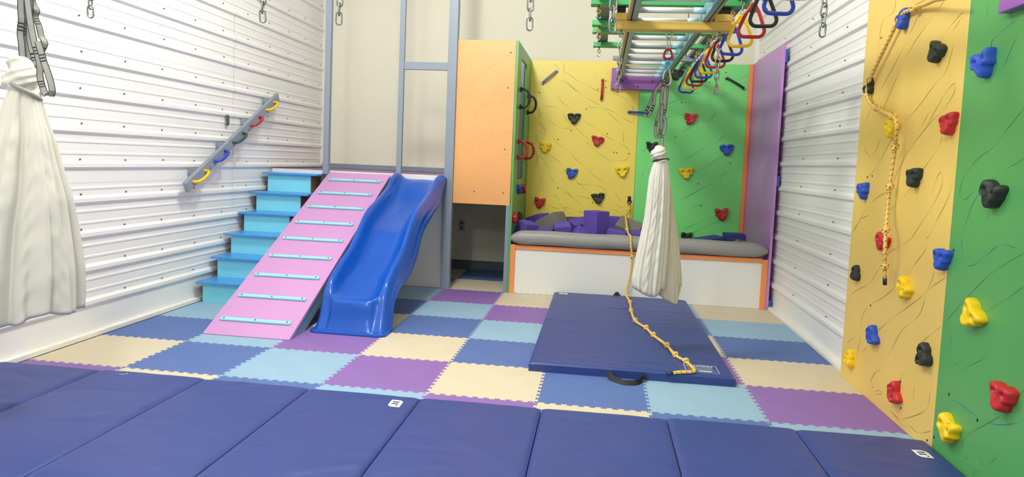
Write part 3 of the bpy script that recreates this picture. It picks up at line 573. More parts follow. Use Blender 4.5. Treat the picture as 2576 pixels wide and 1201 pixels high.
# ================================================================ CLIMBING BOARDS
YB = 4.272; XB = 4.345
def board(lo, hi, colr, label):
    return single('climbing_board', MB().box(lo, hi), colr, (lo[0], lo[1], lo[2]), label, 'climbing wall', 'climbing boards', bevel=.003)
yk = board((1.889, YB, 0), (3.124, YB+.02, 2.476), 'yellow_back', 'yellow climbing board at the back of the foam pit with wandering brown lines')
gk = board((3.126, YB, 0), (4.345, YB+.02, 2.476), 'green_back', 'green climbing board at the back of the foam pit')
yr = board((XB, -.243, 0), (XB+.02, .992, 2.46), 'yellow_right', 'yellow climbing board on the right wall with a knotted rope over its holds')
gr = board((XB, -1.48, 0), (XB+.02, -.245, 2.46), 'green_paint', 'green climbing board nearest the camera on the right wall')
rh = random.Random(3)
def hl(n, a0, a1, b0, b1): return [(rh.uniform(a0, a1), rh.uniform(b0, b1)) for _ in range(n)]
draw_lines(yk, D['YK'], 1, YB, -1, .0042, ('line_brown',), specks=46, bounds=(1.95, 3.08, .6, 2.42), holes=hl(16, 1.98, 3.05, .6, 2.4))
draw_lines(gk, D['GK'], 1, YB, -1, .0040, ('line_green', 'line_green', 'line_blue'), specks=34, bounds=(3.16, 4.28, .6, 2.42), holes=hl(12, 3.2, 4.2, .6, 2.4))
draw_lines(yr, D['YR'], 0, XB, -1, .0036, ('line_brown',), specks=54, bounds=(-.2, .95, .05, 2.4), holes=hl(5, -.18, .9, .1, 2.2)+[(-.2, .05), (.1, .1)])
draw_lines(gr, D['GR'], 0, XB, -1, .0032, ('line_green', 'line_green', 'line_blue'), specks=34, bounds=(-1.0, -.28, .08, 2.2), holes=[(-.262, .09), (-.29, .98), (-.78, 1.27), (-.36, .33), (-.6, .3)])
single('corner_strip', MB().box((4.30, 4.235, .0), (4.3445, 4.2715, 2.476)), 'orange_trim', (4.32, 4.25, 0), 'narrow orange corner strip between green board and purple panel', 'trim strip', bevel=.003)
pp = thing('side_panel', (4.36, 3.04, 0), 'tall purple side panel standing along the right wall', 'panel')
part('board', MB().box((4.346, 3.035, 0), (4.372, 4.27, 2.484)), 'purple_paint', pp, .003)
for z0, z1 in ((2.32, 2.44), (1.17, 1.27), (.004, .092)):
    part('spacer_block', MB().box((4.3725, 3.03, z0), (4.393, 3.12, z1)), 'block_blue', pp, .003, label='dark blue spacer block against the ribbed wall')

def hold_mesh(name, colr, var, s=1.0, bolts=True):
    n = 56; rg = random.Random(var*7+1)
    ph = [rg.uniform(-.25, .25) for _ in range(4)]
    def rad(a):                                             # two ears on top, chin below
        v = .060 + .024*math.exp(-((a-R(36+ph[0]*30))/.32)**2) + .024*math.exp(-((a-R(144+ph[1]*30))/.32)**2) - .016*math.exp(-((a-R(90))/.32)**2)
        d = (a-R(270+ph[2]*50)); v += .010*math.exp(-(d/.5)**2)
        v -= .014*math.exp(-((a-R(214))/.30)**2) + .014*math.exp(-((a-R(326))/.30)**2)
        v += .003*math.sin(5*a+ph[3]*20)
        return v*s
    pr = [(1.04, 0), (1.07, .010), (1.06, .026), (1.01, .040), (.95, .047), (.88, .0505), (.81, .052), (.74, .0525), (.67, .052), (.60, .051), (.53, .050), (.46, .049), (.39, .0485), (.31, .048), (.22, .048), (.12, .048)]
    hx = ((-.036*s, .012*s), (.036*s, .012*s)); m = MB(); rows = []
    for q, h in pr:
        row = []
        for k in range(n):
            a = 2*math.pi*k/n; r = rad(a)*q; x, y = r*math.cos(a), r*math.sin(a)*.92
            z = h*s + (.007*s*math.sin(2*a+ph[0]*8) - .010*s*math.exp(-((a-R(90))/.5)**2)*(1 if q > .5 else 0) if q < .98 else 0)*q
            for px, py in hx:
                d2 = ((x-px)**2+(y-py)**2)/(.0125*s)**2
                z -= .024*s*math.exp(-d2*d2*.8) if q < 1 else 0
            row.append((x, y, z))
        rows.append(row)
    m.grid(rows, wrap=True)
    c = len(m.v); m.v.append(Vector((0, 0, .049*s))); base = c-n
    for k in range(n): m.f.append((base+k, base+(k+1) % n, c)); m.m.append(0); m.sm.append(True)
    bl = []
    for px, py in hx:
        b = MB(); b.tube([(px, py, .018*s), (px, py, .0285*s), (px, py, .031*s)], [.0095*s, .0095*s, .006*s], 10); bl.append(b)
    return m.mesh(name, colr), bl
hold_cache = {}
def place_hold(face, c, a, b, s, rot, label, group, k):
    var = k % 4
    key = (c, var, s)
    if key not in hold_cache:
        me, bm_ = hold_mesh('climbing_hold', 'hold_'+c, var, s)
        hold_cache[key] = (me, [q.mesh('bolt_or_hole_shade', 'hole_dark' if face == 'X' else 'steel') for q in bm_])  # right-wall holds get a dark disc painted as hole shade, not hardware
    me, bo = hold_cache[key]
    o = link('climbing_hold', me)
    for q in bo: link('bolt_or_hole_shade', q, o)
    if face == 'X': M3 = Matrix(((0, 0, -1), (-1, 0, 0), (0, 1, 0))); o.location = (XB, a, b)     # facing -X
    elif face == 'Y': M3 = Matrix(((1, 0, 0), (0, 0, -1), (0, 1, 0))); o.location = (a, YB, b)    # facing -Y
    else: M3 = Matrix(((0, 0, 1), (1, 0, 0), (0, 1, 0))); o.location = (x1, a, b)                 # facing +X
    o.rotation_euler = (M3 @ Matrix.Rotation(R(rot), 3, 'Z')).to_euler()
    tag(o, label, 'climbing hold', group)
LY = ['blue hold at the top of the right yellow board, under the rope', 'dark hold top right on the right yellow board', 'dark hold on the far edge of the right yellow board, rope behind it', 'yellow hold with the rope draped over it on the right yellow board',
      'red hold near the green edge, upper half of the right yellow board', 'dark hold in the middle of the right yellow board', 'blue hold at the far edge, mid height of the right yellow board', 'red hold with the rope hanging across it',
      'blue hold straddling the edge between right yellow and green boards', 'dark hold at the far edge beside the rope end', 'yellow hold right of the rope end', 'blue hold low on the right yellow board', 'yellow hold lowest at the far edge of the right yellow board',
      'dark hold low near the green edge of the right yellow board', 'red hold lowest on the right yellow board']
for k, (h, lab) in enumerate(zip(D['HYR'], LY)): place_hold('X', *h[:3], h[3]*.82, h[4], lab, 'holds on the right yellow board', k)
LG = ['blue hold high on the right green board', 'dark hold at mid height on the right green board', 'yellow hold sticking out of the right green board below the dark one', 'red hold low on the right green board', 'yellow hold at the bottom edge of the right green board']
for k, (h, lab) in enumerate(zip(D['HGR'], LG)): place_hold('X', *h[:3], h[3]*.86, h[4], lab, 'holds on the right green board', k+2)
LK = ['dark hold highest on the back yellow board', 'red hold in the middle of the back yellow board', 'yellow hold at the left side of the back yellow board', 'blue hold left of centre on the back yellow board', 'yellow hold at the right edge of the back yellow board', 'dark hold just above the foam blocks on the back yellow board', 'red hold low at the left of the back yellow board']
for k, (h, lab) in enumerate(zip(D['HYK'], LK)): place_hold('Y', *h, lab, 'holds on the back yellow board', k)
LQ = ['dark hold at the top of the back green board beside the ladder end', 'dark hold half hidden behind the knot of the white swing', 'red hold in the upper half of the back green board', 'blue hold right on the back green board', 'yellow hold right of the white swing on the back green board', 'red hold lowest on the back green board', 'dark hold just above the grey bolster']
for k, (h, lab) in enumerate(zip(D['HGK'], LQ)): place_hold('Y', *h, lab, 'holds on the back green board', k+1)
for k, (c, y, z, lab) in enumerate([('blue', 3.463, 1.025, 'blue hold below the slot window of the green panel'), ('red', 3.86, 1.013, 'red hold behind the blue one below the slot window'), ('red', 3.154, .737, 'red hold low at the front of the green panel'), ('black', 3.55, .71, 'dark hold low on the green panel behind the red one')]):
    place_hold('P', c, y, z, .8, 10*k, lab, 'holds on the green panel', k)
BL = ['lavender diagonal grab bar at the top of the back yellow board', 'red upright grab bar at the top of the back yellow board', 'blue level grab bar across the seam of the back boards', 'dark diagonal grab bar at the top of the back green board']
for (c, xa, za, xb, zb), lab in zip(D['BAR'], BL):
    g = thing('grab_bar', ((xa+xb)/2, YB, (za+zb)/2), lab, 'handle', 'grab bars on the back boards')
    mm = MB(); pts = []
    for t in (0, .04, .12, .25, .5, .75, .88, .96, 1):
        d = .006+.042*min(1, math.sin(math.pi*t)*1.9)
        pts.append((xa+(xb-xa)*t, YB-d, za+(zb-za)*t))
    mm.tube(pts, [.017, .017, .0135, .0125, .0125, .0125, .0135, .017, .017], 8)
    part('bar', mm, {'lavender': 'hold_lavender', 'red': 'plastic_red', 'blue': 'plastic_blue', 'black': 'plastic_black'}[c], g)
    for x, z in ((xa, za), (xb, zb)): part('bolt_or_hole_shade', MB().tube([(x, YB-.016, z), (x, YB-.026, z), (x, YB-.03, z)], [.012, .012, .006], 8), 'steel', g)
pb = thing('ledger_block', (XB, -.6, 1.99), 'purple wooden ledger block high on the right green board', 'wood block')
part('plank', MB().box((4.305, -1.3, 1.985), (4.3448, -.55, 2.035)), 'purple_block', pb, .004)
part('plank', MB().box((4.315, -1.3, 2.0355), (4.3448, -.575, 2.11)), 'purple_block', pb, .004)

# ================================================================ MATS
def logo(parent, cx, cy, hz, sx=.066, sy=.098, rot=0):
    ca, sa = math.cos(rot), math.sin(rot)
    def P(x, y, h):
        X, Y_ = cx+(x*ca-y*sa)*sx, cy+(x*sa+y*ca)*sy; return (X, Y_, hz(X, Y_)+.0014+h)
    out = [(-.5, .5), (.15, .5), (.34, .44), (.45, .34), (.5, .2), (.5, -.5), (-.15, -.5), (-.34, -.44), (-.45, -.34), (-.5, -.2)]
    m = MB(); m.add([P(x, y, .0) for x, y in out]+[P(x*.55, y*.55, .0) for x, y in out]+[P(0, 0, 0)], [(i, (i+1) % 10, (i+1) % 10+10, i+10) for i in range(10)]+[(i+10, (i+1) % 10+10, 20) for i in range(10)])
    o = part('logo_patch', m, 'label_white', parent, label='white patch with two dark slanted bars and a dot')
    for y0 in (.16, -.10):
        m = MB(); m.add([P(-.32, y0-.06, 1.5e-3), P(.22, y0+.0, 1.5e-3), P(.27, y0+.11, 1.5e-3), P(-.28, y0+.06, 1.5e-3)], [(0, 1, 2, 3)]); part('logo_bar', m, 'ink_dark', o)
    m = MB(); m.add([P(.2+.10*math.cos(k*math.pi/4), -.30+.06*math.sin(k*math.pi/4), 1.5e-3) for k in range(8)], [tuple(range(8))])
    part('logo_dot', m, 'ink_dark', o)
def pad_panel(xa, xb, ya, yb, th, seed, nx=22, ny=40, z0=0, wk=1.0, nw=12, flat=()):
    rg = random.Random(seed); wr = [(rg.uniform(xa, xb), rg.uniform(ya, yb), rg.uniform(-.7, .7), rg.uniform(.10, .22), rg.uniform(.012, .03), wk*rg.uniform(-.0026, .0036)) for _ in range(nw)]
    m = MB(); rows = []
    def hz(x, y):
        dx = min(x-xa, xb-x); dy = min(y-ya, yb-y)
        e = 1
        for d, q in ((dx, .035), (dy, .02)):
            t = max(0, min(1, d/q)); e *= (1-(1-t)**2.6)
        z = th*(.80+.20*e) + .0025*math.sin((x-xa)/(xb-xa)*math.pi)
        for cx, cy, an, ll, ww, hh in wr:
            u = (x-cx)*math.cos(an)+(y-cy)*math.sin(an); v = -(x-cx)*math.sin(an)+(y-cy)*math.cos(an)+.25*u*u
            fl_ = 1
            for fx, fy in flat: fl_ *= 1-math.exp(-((x-fx)**2+(y-fy)**2)/.013)
            z += hh*math.exp(-(u/ll)**2-(v/ww)**2)*e*fl_
        return z0+z
    def sp(a, b, n):
        return [a+(b-a)*(.5-.5*math.cos(math.pi*i/n)) if False else a+(b-a)*i/n for i in range(n+1)]
    xs = [xa, xa+.003, xa+.010, xa+.022] + sp(xa+.04, xb-.04, nx) + [xb-.022, xb-.010, xb-.003, xb]
    ys = [ya, ya+.003, ya+.010] + sp(ya+.02, yb-.02, ny) + [yb-.010, yb-.003, yb]
    m.grid([[(x, y, hz(x, y)) for x in xs] for y in ys])
    per = [(x, ys[0]) for x in xs] + [(xs[-1], y) for y in ys[1:]] + [(x, ys[-1]) for x in xs[-2::-1]] + [(xs[0], y) for y in ys[-2:0:-1]]
    K = len(per); base = len(m.v)
    m.v += [Vector((x, y, hz(x, y))) for x, y in per] + [Vector((x, y, z0)) for x, y in per]
    for i in range(K): m.f.append((base+i, base+K+i, base+K+(i+1) % K, base+(i+1) % K)); m.m.append(0); m.sm.append(False)
    m.hz = hz; return m
FY0, FY1 = -1.55, -.195
seams = [-.605, .02, .633, 1.24, 1.854, 2.49, 3.12, 3.742, 4.340]
for q, lab in ((0, 'navy folding gym mat of four panels in the left foreground'), (4, 'navy folding gym mat of four panels in the right foreground, against the climbing boards')):
    t = thing('folding_mat', ((seams[q]+seams[q+4])/2, -.8, 0), lab, 'gym mat', 'navy gym mats in the foreground')
    for k in range(4):
        a, b = seams[q+k]+.002, seams[q+k+1]-.002
        pm = pad_panel(a, b, FY0, FY1+.012*math.sin(q+k*1.7), .05, q*10+k, 34, 64, wk=1.9, nw=18, flat=((b-.095, FY1-.135 if q == 0 else -.385),) if k == 3 else ()); o = part('mat_panel', pm, 'vinyl_navy', t)
        if k == 3: logo(o, b-.095, FY1-.135 if q == 0 else -.385, pm.hz, .064, .095 if q == 0 else .082)
ang = R(0)
cm = thing('landing_mat', (2.98, 1.78, 0), 'single navy landing mat on the floor in front of the foam pit', 'gym mat')
m = pad_panel(2.345, 3.60, .555, 2.985, .056, 77, 56, 100, wk=1.25, nw=34, flat=((2.437, 2.895), (3.36, .70), (3.46, .70)))
o_cm = part('mat_cover', m, 'vinyl_navy', cm)
for yy in (1.77, 2.37): part('fold_line', MB().tube(smooth_path([(2.36, yy, .0555), (2.7, yy+.006, .0575), (3.2, yy-.005, .0575), (3.585, yy, .0555)], 6), .0018, 5), 'vinyl_navy', cm)
logo(o_cm, 2.437, 2.895, m.hz, .082, .085, 0); cm_hz = m.hz
# webbing handles front and back
def mat_handle(xa, xb, y, sy):
    pts = smooth_path([(xa, y, .035), (xa+.012, y+sy*.05, .015), (xa+.07, y+sy*.105, .010), ((xa+xb)/2, y+sy*.118, .012), (xb-.05, y+sy*.105, .012), (xb-.01, y+sy*.05, .02), (xb, y, .035)], 5)
    part('carry_handle', MB().ribbon(pts, .038, ax=(0, 0, 1) if False else (.3, -.6*sy, .5)), ['webbing_black', 'webbing_black'], cm, label='black webbing carry handle')
mat_handle(2.845, 3.055, .556, -1)
m = MB(); m.add([(2.905, 2.988, .045), (2.995, 2.988, .045), (2.962, 3.0, .087), (2.938, 3.0, .087), (2.905, 3.02, .02), (2.995, 3.02, .02), (2.962, 3.008, .087), (2.938, 3.008, .087)], [(0, 1, 2, 3), (7, 6, 5, 4), (0, 3, 7, 4), (1, 5, 6, 2), (3, 2, 6, 7), (0, 4, 5, 1)])
part('carry_handle', m, 'webbing_black', cm, .003, label='black webbing handle folded up at the rear edge')
# caution label printed near the front right corner
def text_mesh(txt, size, loc, rotz=0):
    c = bpy.data.curves.new('txt', 'FONT'); c.body = txt; c.size = size; c.align_x = 'CENTER'; c.align_y = 'CENTER'; c.offset = size*.025
    o = bpy.data.objects.new('txt', c); col.objects.link(o)
    dg = bpy.context.evaluated_depsgraph_get(); dg.update()
    me = bpy.data.meshes.new_from_object(o.evaluated_get(dg)); bpy.data.objects.remove(o); bpy.data.curves.remove(c)
    mm = MB(); mt = Matrix.Translation(loc) @ Matrix.Rotation(rotz, 4, 'Z')
    mm.add([(lambda p_: (p_.x, p_.y, cm_hz(p_.x, p_.y)+.0012))(mt @ v.co) for v in me.vertices], [tuple(p.vertices) for p in me.polygons]); bpy.data.meshes.remove(me)
    return mm
part('caution_text', text_mesh('CAUTION', .036, (3.410, .745, .0600)), 'label_white', o_cm)
m = MB(); rgl = random.Random(5)
for k in range(5):
    y = .712-.019*k; xa, xb = 3.335, 3.500-rgl.uniform(0, .02)
    x = xa
    while x < xb:
        e = min(xb, x+rgl.uniform(.006, .018)); m.add([(x, y, .0600), (e, y, .0600), (e, y+.0045, .0600), (x, y+.0045, .0600)], [(0, 1, 2, 3)]); x = e+.004
m.add([(3.395, .632, .0604), (3.470, .628, .0604), (3.470, .646, .0604), (3.395, .650, .0604)], [(0, 1, 2, 3)])
for (xa, ya, xb, yb) in ((3.315, .61, 3.318, .775), (3.318, .772, 3.515, .775), (3.512, .61, 3.515, .775), (3.318, .61, 3.515, .613)):
    m.add([(xa, ya, .0600), (xb, ya, .0600), (xb, yb, .0600), (xa, yb, .0600)], [(0, 1, 2, 3)])
m.v = [Vector((p_.x, p_.y, cm_hz(p_.x, p_.y)+.0012+(.0004 if abs(p_.y-.639) < .012 and p_.x > 3.39 and p_.x < 3.48 else 0))) for p_ in m.v]
part('fine_print', m, 'label_white', o_cm, kind='stuff')
single('thread', MB().tube(smooth_path([(.18, -.26, .055), (.20, -.262, .056), (.215, -.25, .056), (.212, -.235, .055), (.205, -.23, .055)], 4), .0013, 5), 'label_white', (.2, -.25, .053), 'tiny curled white thread lying on the left foreground mat', 'thread')

# ================================================================ WALL RAIL WITH HANDLES
rl = thing('hand_rail', (-.57, 2.26, 1.42), 'grey diagonal hand rail board with coloured handles on the left wall', 'hand rail')
A0, B0 = Vector((-.555, 1.475, .985)), Vector((-.555, 3.03, 1.860)); dv = (B0-A0).normalized(); nv = Vector((0, -dv.z, dv.y))
part('rail_board', MB().bar(A0, B0, .035, .092, nv), 'grey_paint', rl, .008, seg=3)
hd = MB(); 
for k, c in enumerate(('yellow', 'blue', 'green', 'red', 'yellow')):
    p = A0 + dv*(.18+.345*k)
    pts = smooth_path([p+Vector((.016, 0, 0))-dv*.085, p+Vector((.05, 0, 0))-dv*.078, p+Vector((.072, 0, -.0))-dv*.04, p+Vector((.076, 0, 0))+dv*.03, p+Vector((.06, 0, 0))+dv*.085, p+Vector((.016, 0, 0))+dv*.10], 4)
    n = len(pts)
    h = part('handle', MB().tube(pts, [.017 if i in (0, n-1) else .0125 for i in range(n)], 8), {'yellow': 'plastic_yellow', 'blue': 'plastic_blue', 'green': 'hold_green', 'red': 'plastic_red'}[c], rl, label=c+' plastic handle')
    for e in (-.088, .104):
        q = p+dv*e; part('screw_cap', MB().tube([q+Vector((.018, 0, 0)), q+Vector((.026, 0, 0))], .010, 8), 'zinc', h)
for k in range(4):
    p = A0 + dv*(.22+.47*k) + nv*.012
    part('bracket', MB().box((-.626, p.y-.035, p.z-.012), (-.574, p.y+.035, p.z+.036)), 'grey_paint', rl, .003)
h = MB()
for k in range(7): 
    p = A0+dv*(.12+.24*k)-nv*.02; h.cyl(p+Vector((.0174, 0, 0)), p+Vector((.0195, 0, 0)), .0055, 8)
part('screw', h, 'hole_dark', rl, kind='stuff')
bk = thing('wall_bracket', (XL+.02, 2.206, 1.565), 'small grey metal bracket on the ribbed wall above the hand rail', 'bracket')
part('plate', MB().box((-.624, 2.182, 1.52), (-.617, 2.224, 1.618)), 'grey_dark', bk, .002)
part('tongue', MB().box((-.618, 2.198, 1.535), (-.603, 2.212, 1.605)), 'zinc', bk, .003)

# ================================================================ OVERHEAD: ladder, frame, rings
LZ0, LZ1, LYA, LYB = 2.265, 2.358, -.75, 4.215
ld = thing('monkey_bar_ladder', (3.13, 2.0, 2.31), 'overhead monkey bar ladder with white rungs running to the back boards', 'monkey bars')
for xo, s in ((2.885, 1), (3.375, -1)):
    a = part('rail', MB().box((min(xo, xo+s*.036), LYA, LZ0), (max(xo, xo+s*.036), LYB, LZ1)), 'rail_teal', ld, .004)
    part('rubber_strip', MB().box((min(xo-s*.008, xo), LYA, LZ0+.006), (max(xo-s*.008, xo), LYB, LZ1-.004)), 'rubber_black', a)
    part('outer_strip', MB().box((min(xo-s*.026, xo-s*.008), LYA, LZ0+.002), (max(xo-s*.026, xo-s*.008), LYB, LZ1)), 'rail_tan', a, .003)
ry_ = [4.08, 3.77, 3.48, 3.17, 2.85, 2.52, 2.19, 1.87, 1.55, 1.23, .91, .59, .27, -.05, -.37]
rung0 = None
for k, y in enumerate(ry_):
    o = part('rung', MB().tube([(2.922, y, 2.306), (3.338, y, 2.306)], .0185, 14), 'rung_white', ld)
    part('sleeve', MB().tube([(3.265, y, 2.306), (3.338, y, 2.306)], .0205, 14), 'lit_rail_cyan', o, label='added pale cyan sleeve standing in for the lit rail face')  # added; its cyan imitates the lit inner face of the right rail
lb = thing('ledger_block', (3.1, 4.25, 2.3), 'purple two-plank ledger block on the back boards carrying the ladder end', 'wood block')
part('plank', MB().box((2.805, 4.218, 2.235), (3.40, 4.2715, 2.40)), 'purple_block', lb, .004)
part('plank', MB().box((2.80, 4.205, 2.165), (3.41, 4.2715, 2.2345)), 'purple_block', lb, .004)
m = MB()
for x in (2.93, 3.26): m.cyl((x, 4.2175, 2.26), (x, 4.214, 2.26), .008, 8)
m.cyl((3.1, 4.2045, 2.195), (3.1, 4.201, 2.195), .008, 8)
part('screw', m, 'hole_dark', lb, kind='stuff')

fr = thing('overhead_frame', (3.1, 1.7, 2.36), 'overhead frame of green cross boards and grey long boards above the ladder', 'frame')
for x0_, x1_, ya, yb in ((2.65, 2.738, .1, 2.70), (3.54, 3.628, -.75, 4.21)):
    part('long_board', MB().box((x0_, ya, 2.401), (x1_, yb, 2.439)), 'grey_dark', fr, .003)
ROD = MB()
def eye_hook(parent, x, y, z):
    m = MB(); m.tube([(x, y, z), (x, y, z-.022)], .005, 7)
    e = part('eye_hook', m, 'zinc', parent)
    f = MB(); f.tube([(x+.012*math.cos(a), y, z-.034+.012*math.sin(a)) for a in [k*math.pi/6 for k in range(12)]], .0055, 7, closed=True)
    part('eye_ring', f, 'brass', e)
def s_hook(parent, x, y, z):
    pts = []
    for k in range(10): a = math.pi*.9 - k*math.pi*1.45/9; pts.append((x+.013*math.cos(a), y, z-.012+.013*math.sin(a)))
    for k in range(11): a = math.pi*.42 + k*math.pi*1.55/10; pts.append((x+.016*math.cos(a), y, z-.043+.016*math.sin(a)))
    part('s_hook', MB().tube(smooth_path(pts, 2), .0036, 7), 'steel', parent)
for y in (-.25, .55, 1.09, 1.76, 2.05, 2.69):
    g = part('cross_board', MB().box((2.612, y-.088, 2.3595), (3.63, y, 2.400)), 'green_beam', fr, .003)
    for x in (2.665, 3.53):
        eye_hook(g, x, y-.04, 2.3595); s_hook(g, x, y-.04, 2.335)
part('end_bar', MB().box((2.80, 3.36, 2.360), (3.61, 3.42, 2.400)), 'grey_paint', fr, .003, label='grey cross bar near the back')
for x, y in ((2.694, .3), (2.694, 2.4), (3.584, .3), (3.584, 2.4), (3.584, 4.0)):
    part('hanger_rod', MB().cyl((x, y, 2.439), (x, y, ZC), .006, 8), 'zinc', fr)

hb = thing('hanger_beam', (3.15, 1.09, 2.24), 'yellow wooden beam slung under the ladder with raised end blocks', 'beam')
part('beam', MB().box((2.775, 1.03, 2.207), (3.53, 1.13, 2.2645)), 'yellow_beam', hb, .006)
for xa, xb in ((2.775, 2.855), (3.415, 3.53)):
    part('end_block', MB().box((xa, 1.03, 2.265), (xb, 1.13, 2.315)), 'yellow_beam', hb, .006)
    part('rubber_pad', MB().box((xa+.012, 1.04, 2.3155), (xb-.012, 1.12, 2.3595)), 'rubber_black', hb, .003)
for x in (2.815, 3.475): part('bolt_or_hole_shade', MB().cyl((x, 1.06, 2.36), (x, 1.06, 2.40), .006, 8), 'zinc', hb)

# --- chains
def link_mesh(s=1.0):
    L, w, r = .0175*s, .0095*s, .0029*s; pts = []
    for k in range(7): a = math.pi*k/6; pts.append((w*math.cos(a), 0, L-w+.004*s+w*math.sin(a)))
    for k in range(7): a = math.pi+math.pi*k/6; pts.append((w*math.cos(a), 0, -(L-w+.004*s)+w*math.sin(a)))
    return MB().tube(pts, r, 6, closed=True).mesh('link', 'zinc')
LM = {}
def chain(x, y, z0, z1, label, s=1.25, cat='chain', group='galvanised chains hanging overhead', sway=0):
    key = s
    if key not in LM: LM[key] = link_mesh(s)
    t = thing('chain', (x, y, z0), label, cat, group)
    p = .0305*s; k = 0; z = z0+.0215*s
    while z < z1:
        o = link('link', LM[key], t); o.location = (random.uniform(-.001, .001), random.uniform(-.001, .001), z-z0); o.rotation_euler = (random.uniform(-.06, .06), random.uniform(-.08, .08), R(12 if k % 2 == 0 else 102)+random.uniform(-.12, .12))
        z += p; k += 1
    return t
Yc = -.8
chain(.45, Yc, 1.860, 2.62, 'chain hanging in front of the ribbed left wall, right of the near swing strap')
chain(1.257, Yc, 1.852, 2.62, 'chain hanging in front of the ribbed left wall near its far end')
chain(1.60, Yc, 1.848, 2.62, 'chain hanging just right of the leftmost grey post')
chain(2.411, Yc, 1.838, 2.62, 'chain hanging alone above the orange board')
chain(3.554, Yc, 1.832, 2.62, 'chain hanging in front of the ribbed right wall beside the yellow climbing board')
chain(2.746, Yc, 1.835, 2.62, 'thick chain hanging beside the left end of the yellow beam', 1.42)
def hung_chain(x, z0, label):
    t = chain(x, 1.07, z0, 2.10, label, 1.5)
    s_hook_big = [(x, 1.07, 2.207), (x, 1.07, 2.185)]
    part('eye_bolt', MB().tube(s_hook_big, .006, 8).tube([(x+.012*math.cos(k*math.pi/6), 1.07, 2.174+.012*math.sin(k*math.pi/6)) for k in range(12)], .004, 6, closed=True), 'zinc', t)
    pts = [(x-.008, 1.07, 2.172), (x+.004, 1.07, 2.180), (x+.014, 1.07, 2.165), (x, 1.07, 2.14), (x-.016, 1.07, 2.115), (x-.012, 1.07, 2.09), (x+.004, 1.07, 2.085), (x+.014, 1.07, 2.10)]
    part('snap_hook', MB().tube(smooth_path(pts, 3), .0045, 7), 'steel', t)
hung_chain(2.82, 1.794, 'chain hanging from the left end of the yellow beam')
hung_chain(3.459, 1.800, 'chain hanging from the right end of the yellow beam')

# --- triangular trapeze rings
def ring_mesh(colr):
    w, hgt, r = .0735, .198, .0108; pts = []
    cr = .036
    # bottom corners rounded, sides up to apex
    def arc(cx, cz, r_, a0, a1, n): return [(cx+r_*math.cos(R(a0+(a1-a0)*k/n)), 0, cz+r_*math.sin(R(a0+(a1-a0)*k/n))) for k in range(n+1)]
    pts += arc(w-cr, cr, cr, -90, 22, 6)
    pts += [(.050, 0, .105), (.032, 0, .150)]
    pts += arc(0, hgt-.022, .014, 22, 158, 4)
    pts += [(-.032, 0, .150), (-.050, 0, .105)]
    pts += arc(-(w-cr), cr, cr, 158, 270, 6)
    pts = [(x, y, z+r) for x, y, z in pts]
    m = MB().tube(pts, r, 9, closed=True)
    for sy in (-.007, .007): m.add([(-.030, sy, .160), (.030, sy, .160), (.008, sy, .203), (-.008, sy, .203), (0, sy, .150)], [(0, 4, 1, 2, 3)] if sy < 0 else [(3, 2, 1, 4, 0)])
    return m.mesh('ring', colr)
RC = ['yellow', 'blue', 'black', 'red']; RM = {c: ring_mesh('plastic_'+c) for c in RC}
hang = MB()
for k in range(3):
    z = .225+.028*k; a = k % 2
    pts = []
    for q in range(6): t_ = math.pi*q/5; pts.append((.008*math.cos(t_), 0, .008+.008*math.sin(t_)))
    for q in range(6): t_ = math.pi+math.pi*q/5; pts.append((.008*math.cos(t_), 0, -.008+.008*math.sin(t_)))
    if a: pts = [(0, p[0], p[2]) for p in pts]
    hang.tube([(p[0], p[1], p[2]+z) for p in pts], .0028, 6, closed=True)
HM = hang.mesh('hanger_chain', 'zinc')
ORD = ['nearest', 'second nearest', 'third nearest', 'fourth nearest', 'fifth nearest', 'sixth nearest', 'seventh nearest', 'eighth nearest', 'sixth from the back', 'fifth from the back', 'fourth from the back', 'third from the back', 'second from the back', 'rearmost']
RY = [-.30, .02, .335, .65, .965, 1.29, 1.60, 1.92, 2.235, 2.54, 2.83, 3.13, 3.45, 3.76]
for k in range(14):
    c = RC[k % 4]; o = bpy.data.objects.new('trapeze_ring', None); o.empty_display_size = .05; col.objects.link(o); o.location = (3.575, RY[k], 2.088)
    tag(o, c+' triangular trapeze ring, '+ORD[k]+' in the row of hanging rings', 'trapeze ring', 'triangle rings under the grey long board')
    q = link('ring', RM[c], o); q.rotation_euler = (0, random.uniform(-.06, .06), random.uniform(-.18, .18))
    q2 = link('hanger_chain', HM, o)
    e = link('hook', MB().tube([(0, 0, .30), (0, 0, .313)], .004, 6).mesh('hook', 'zinc'), o)

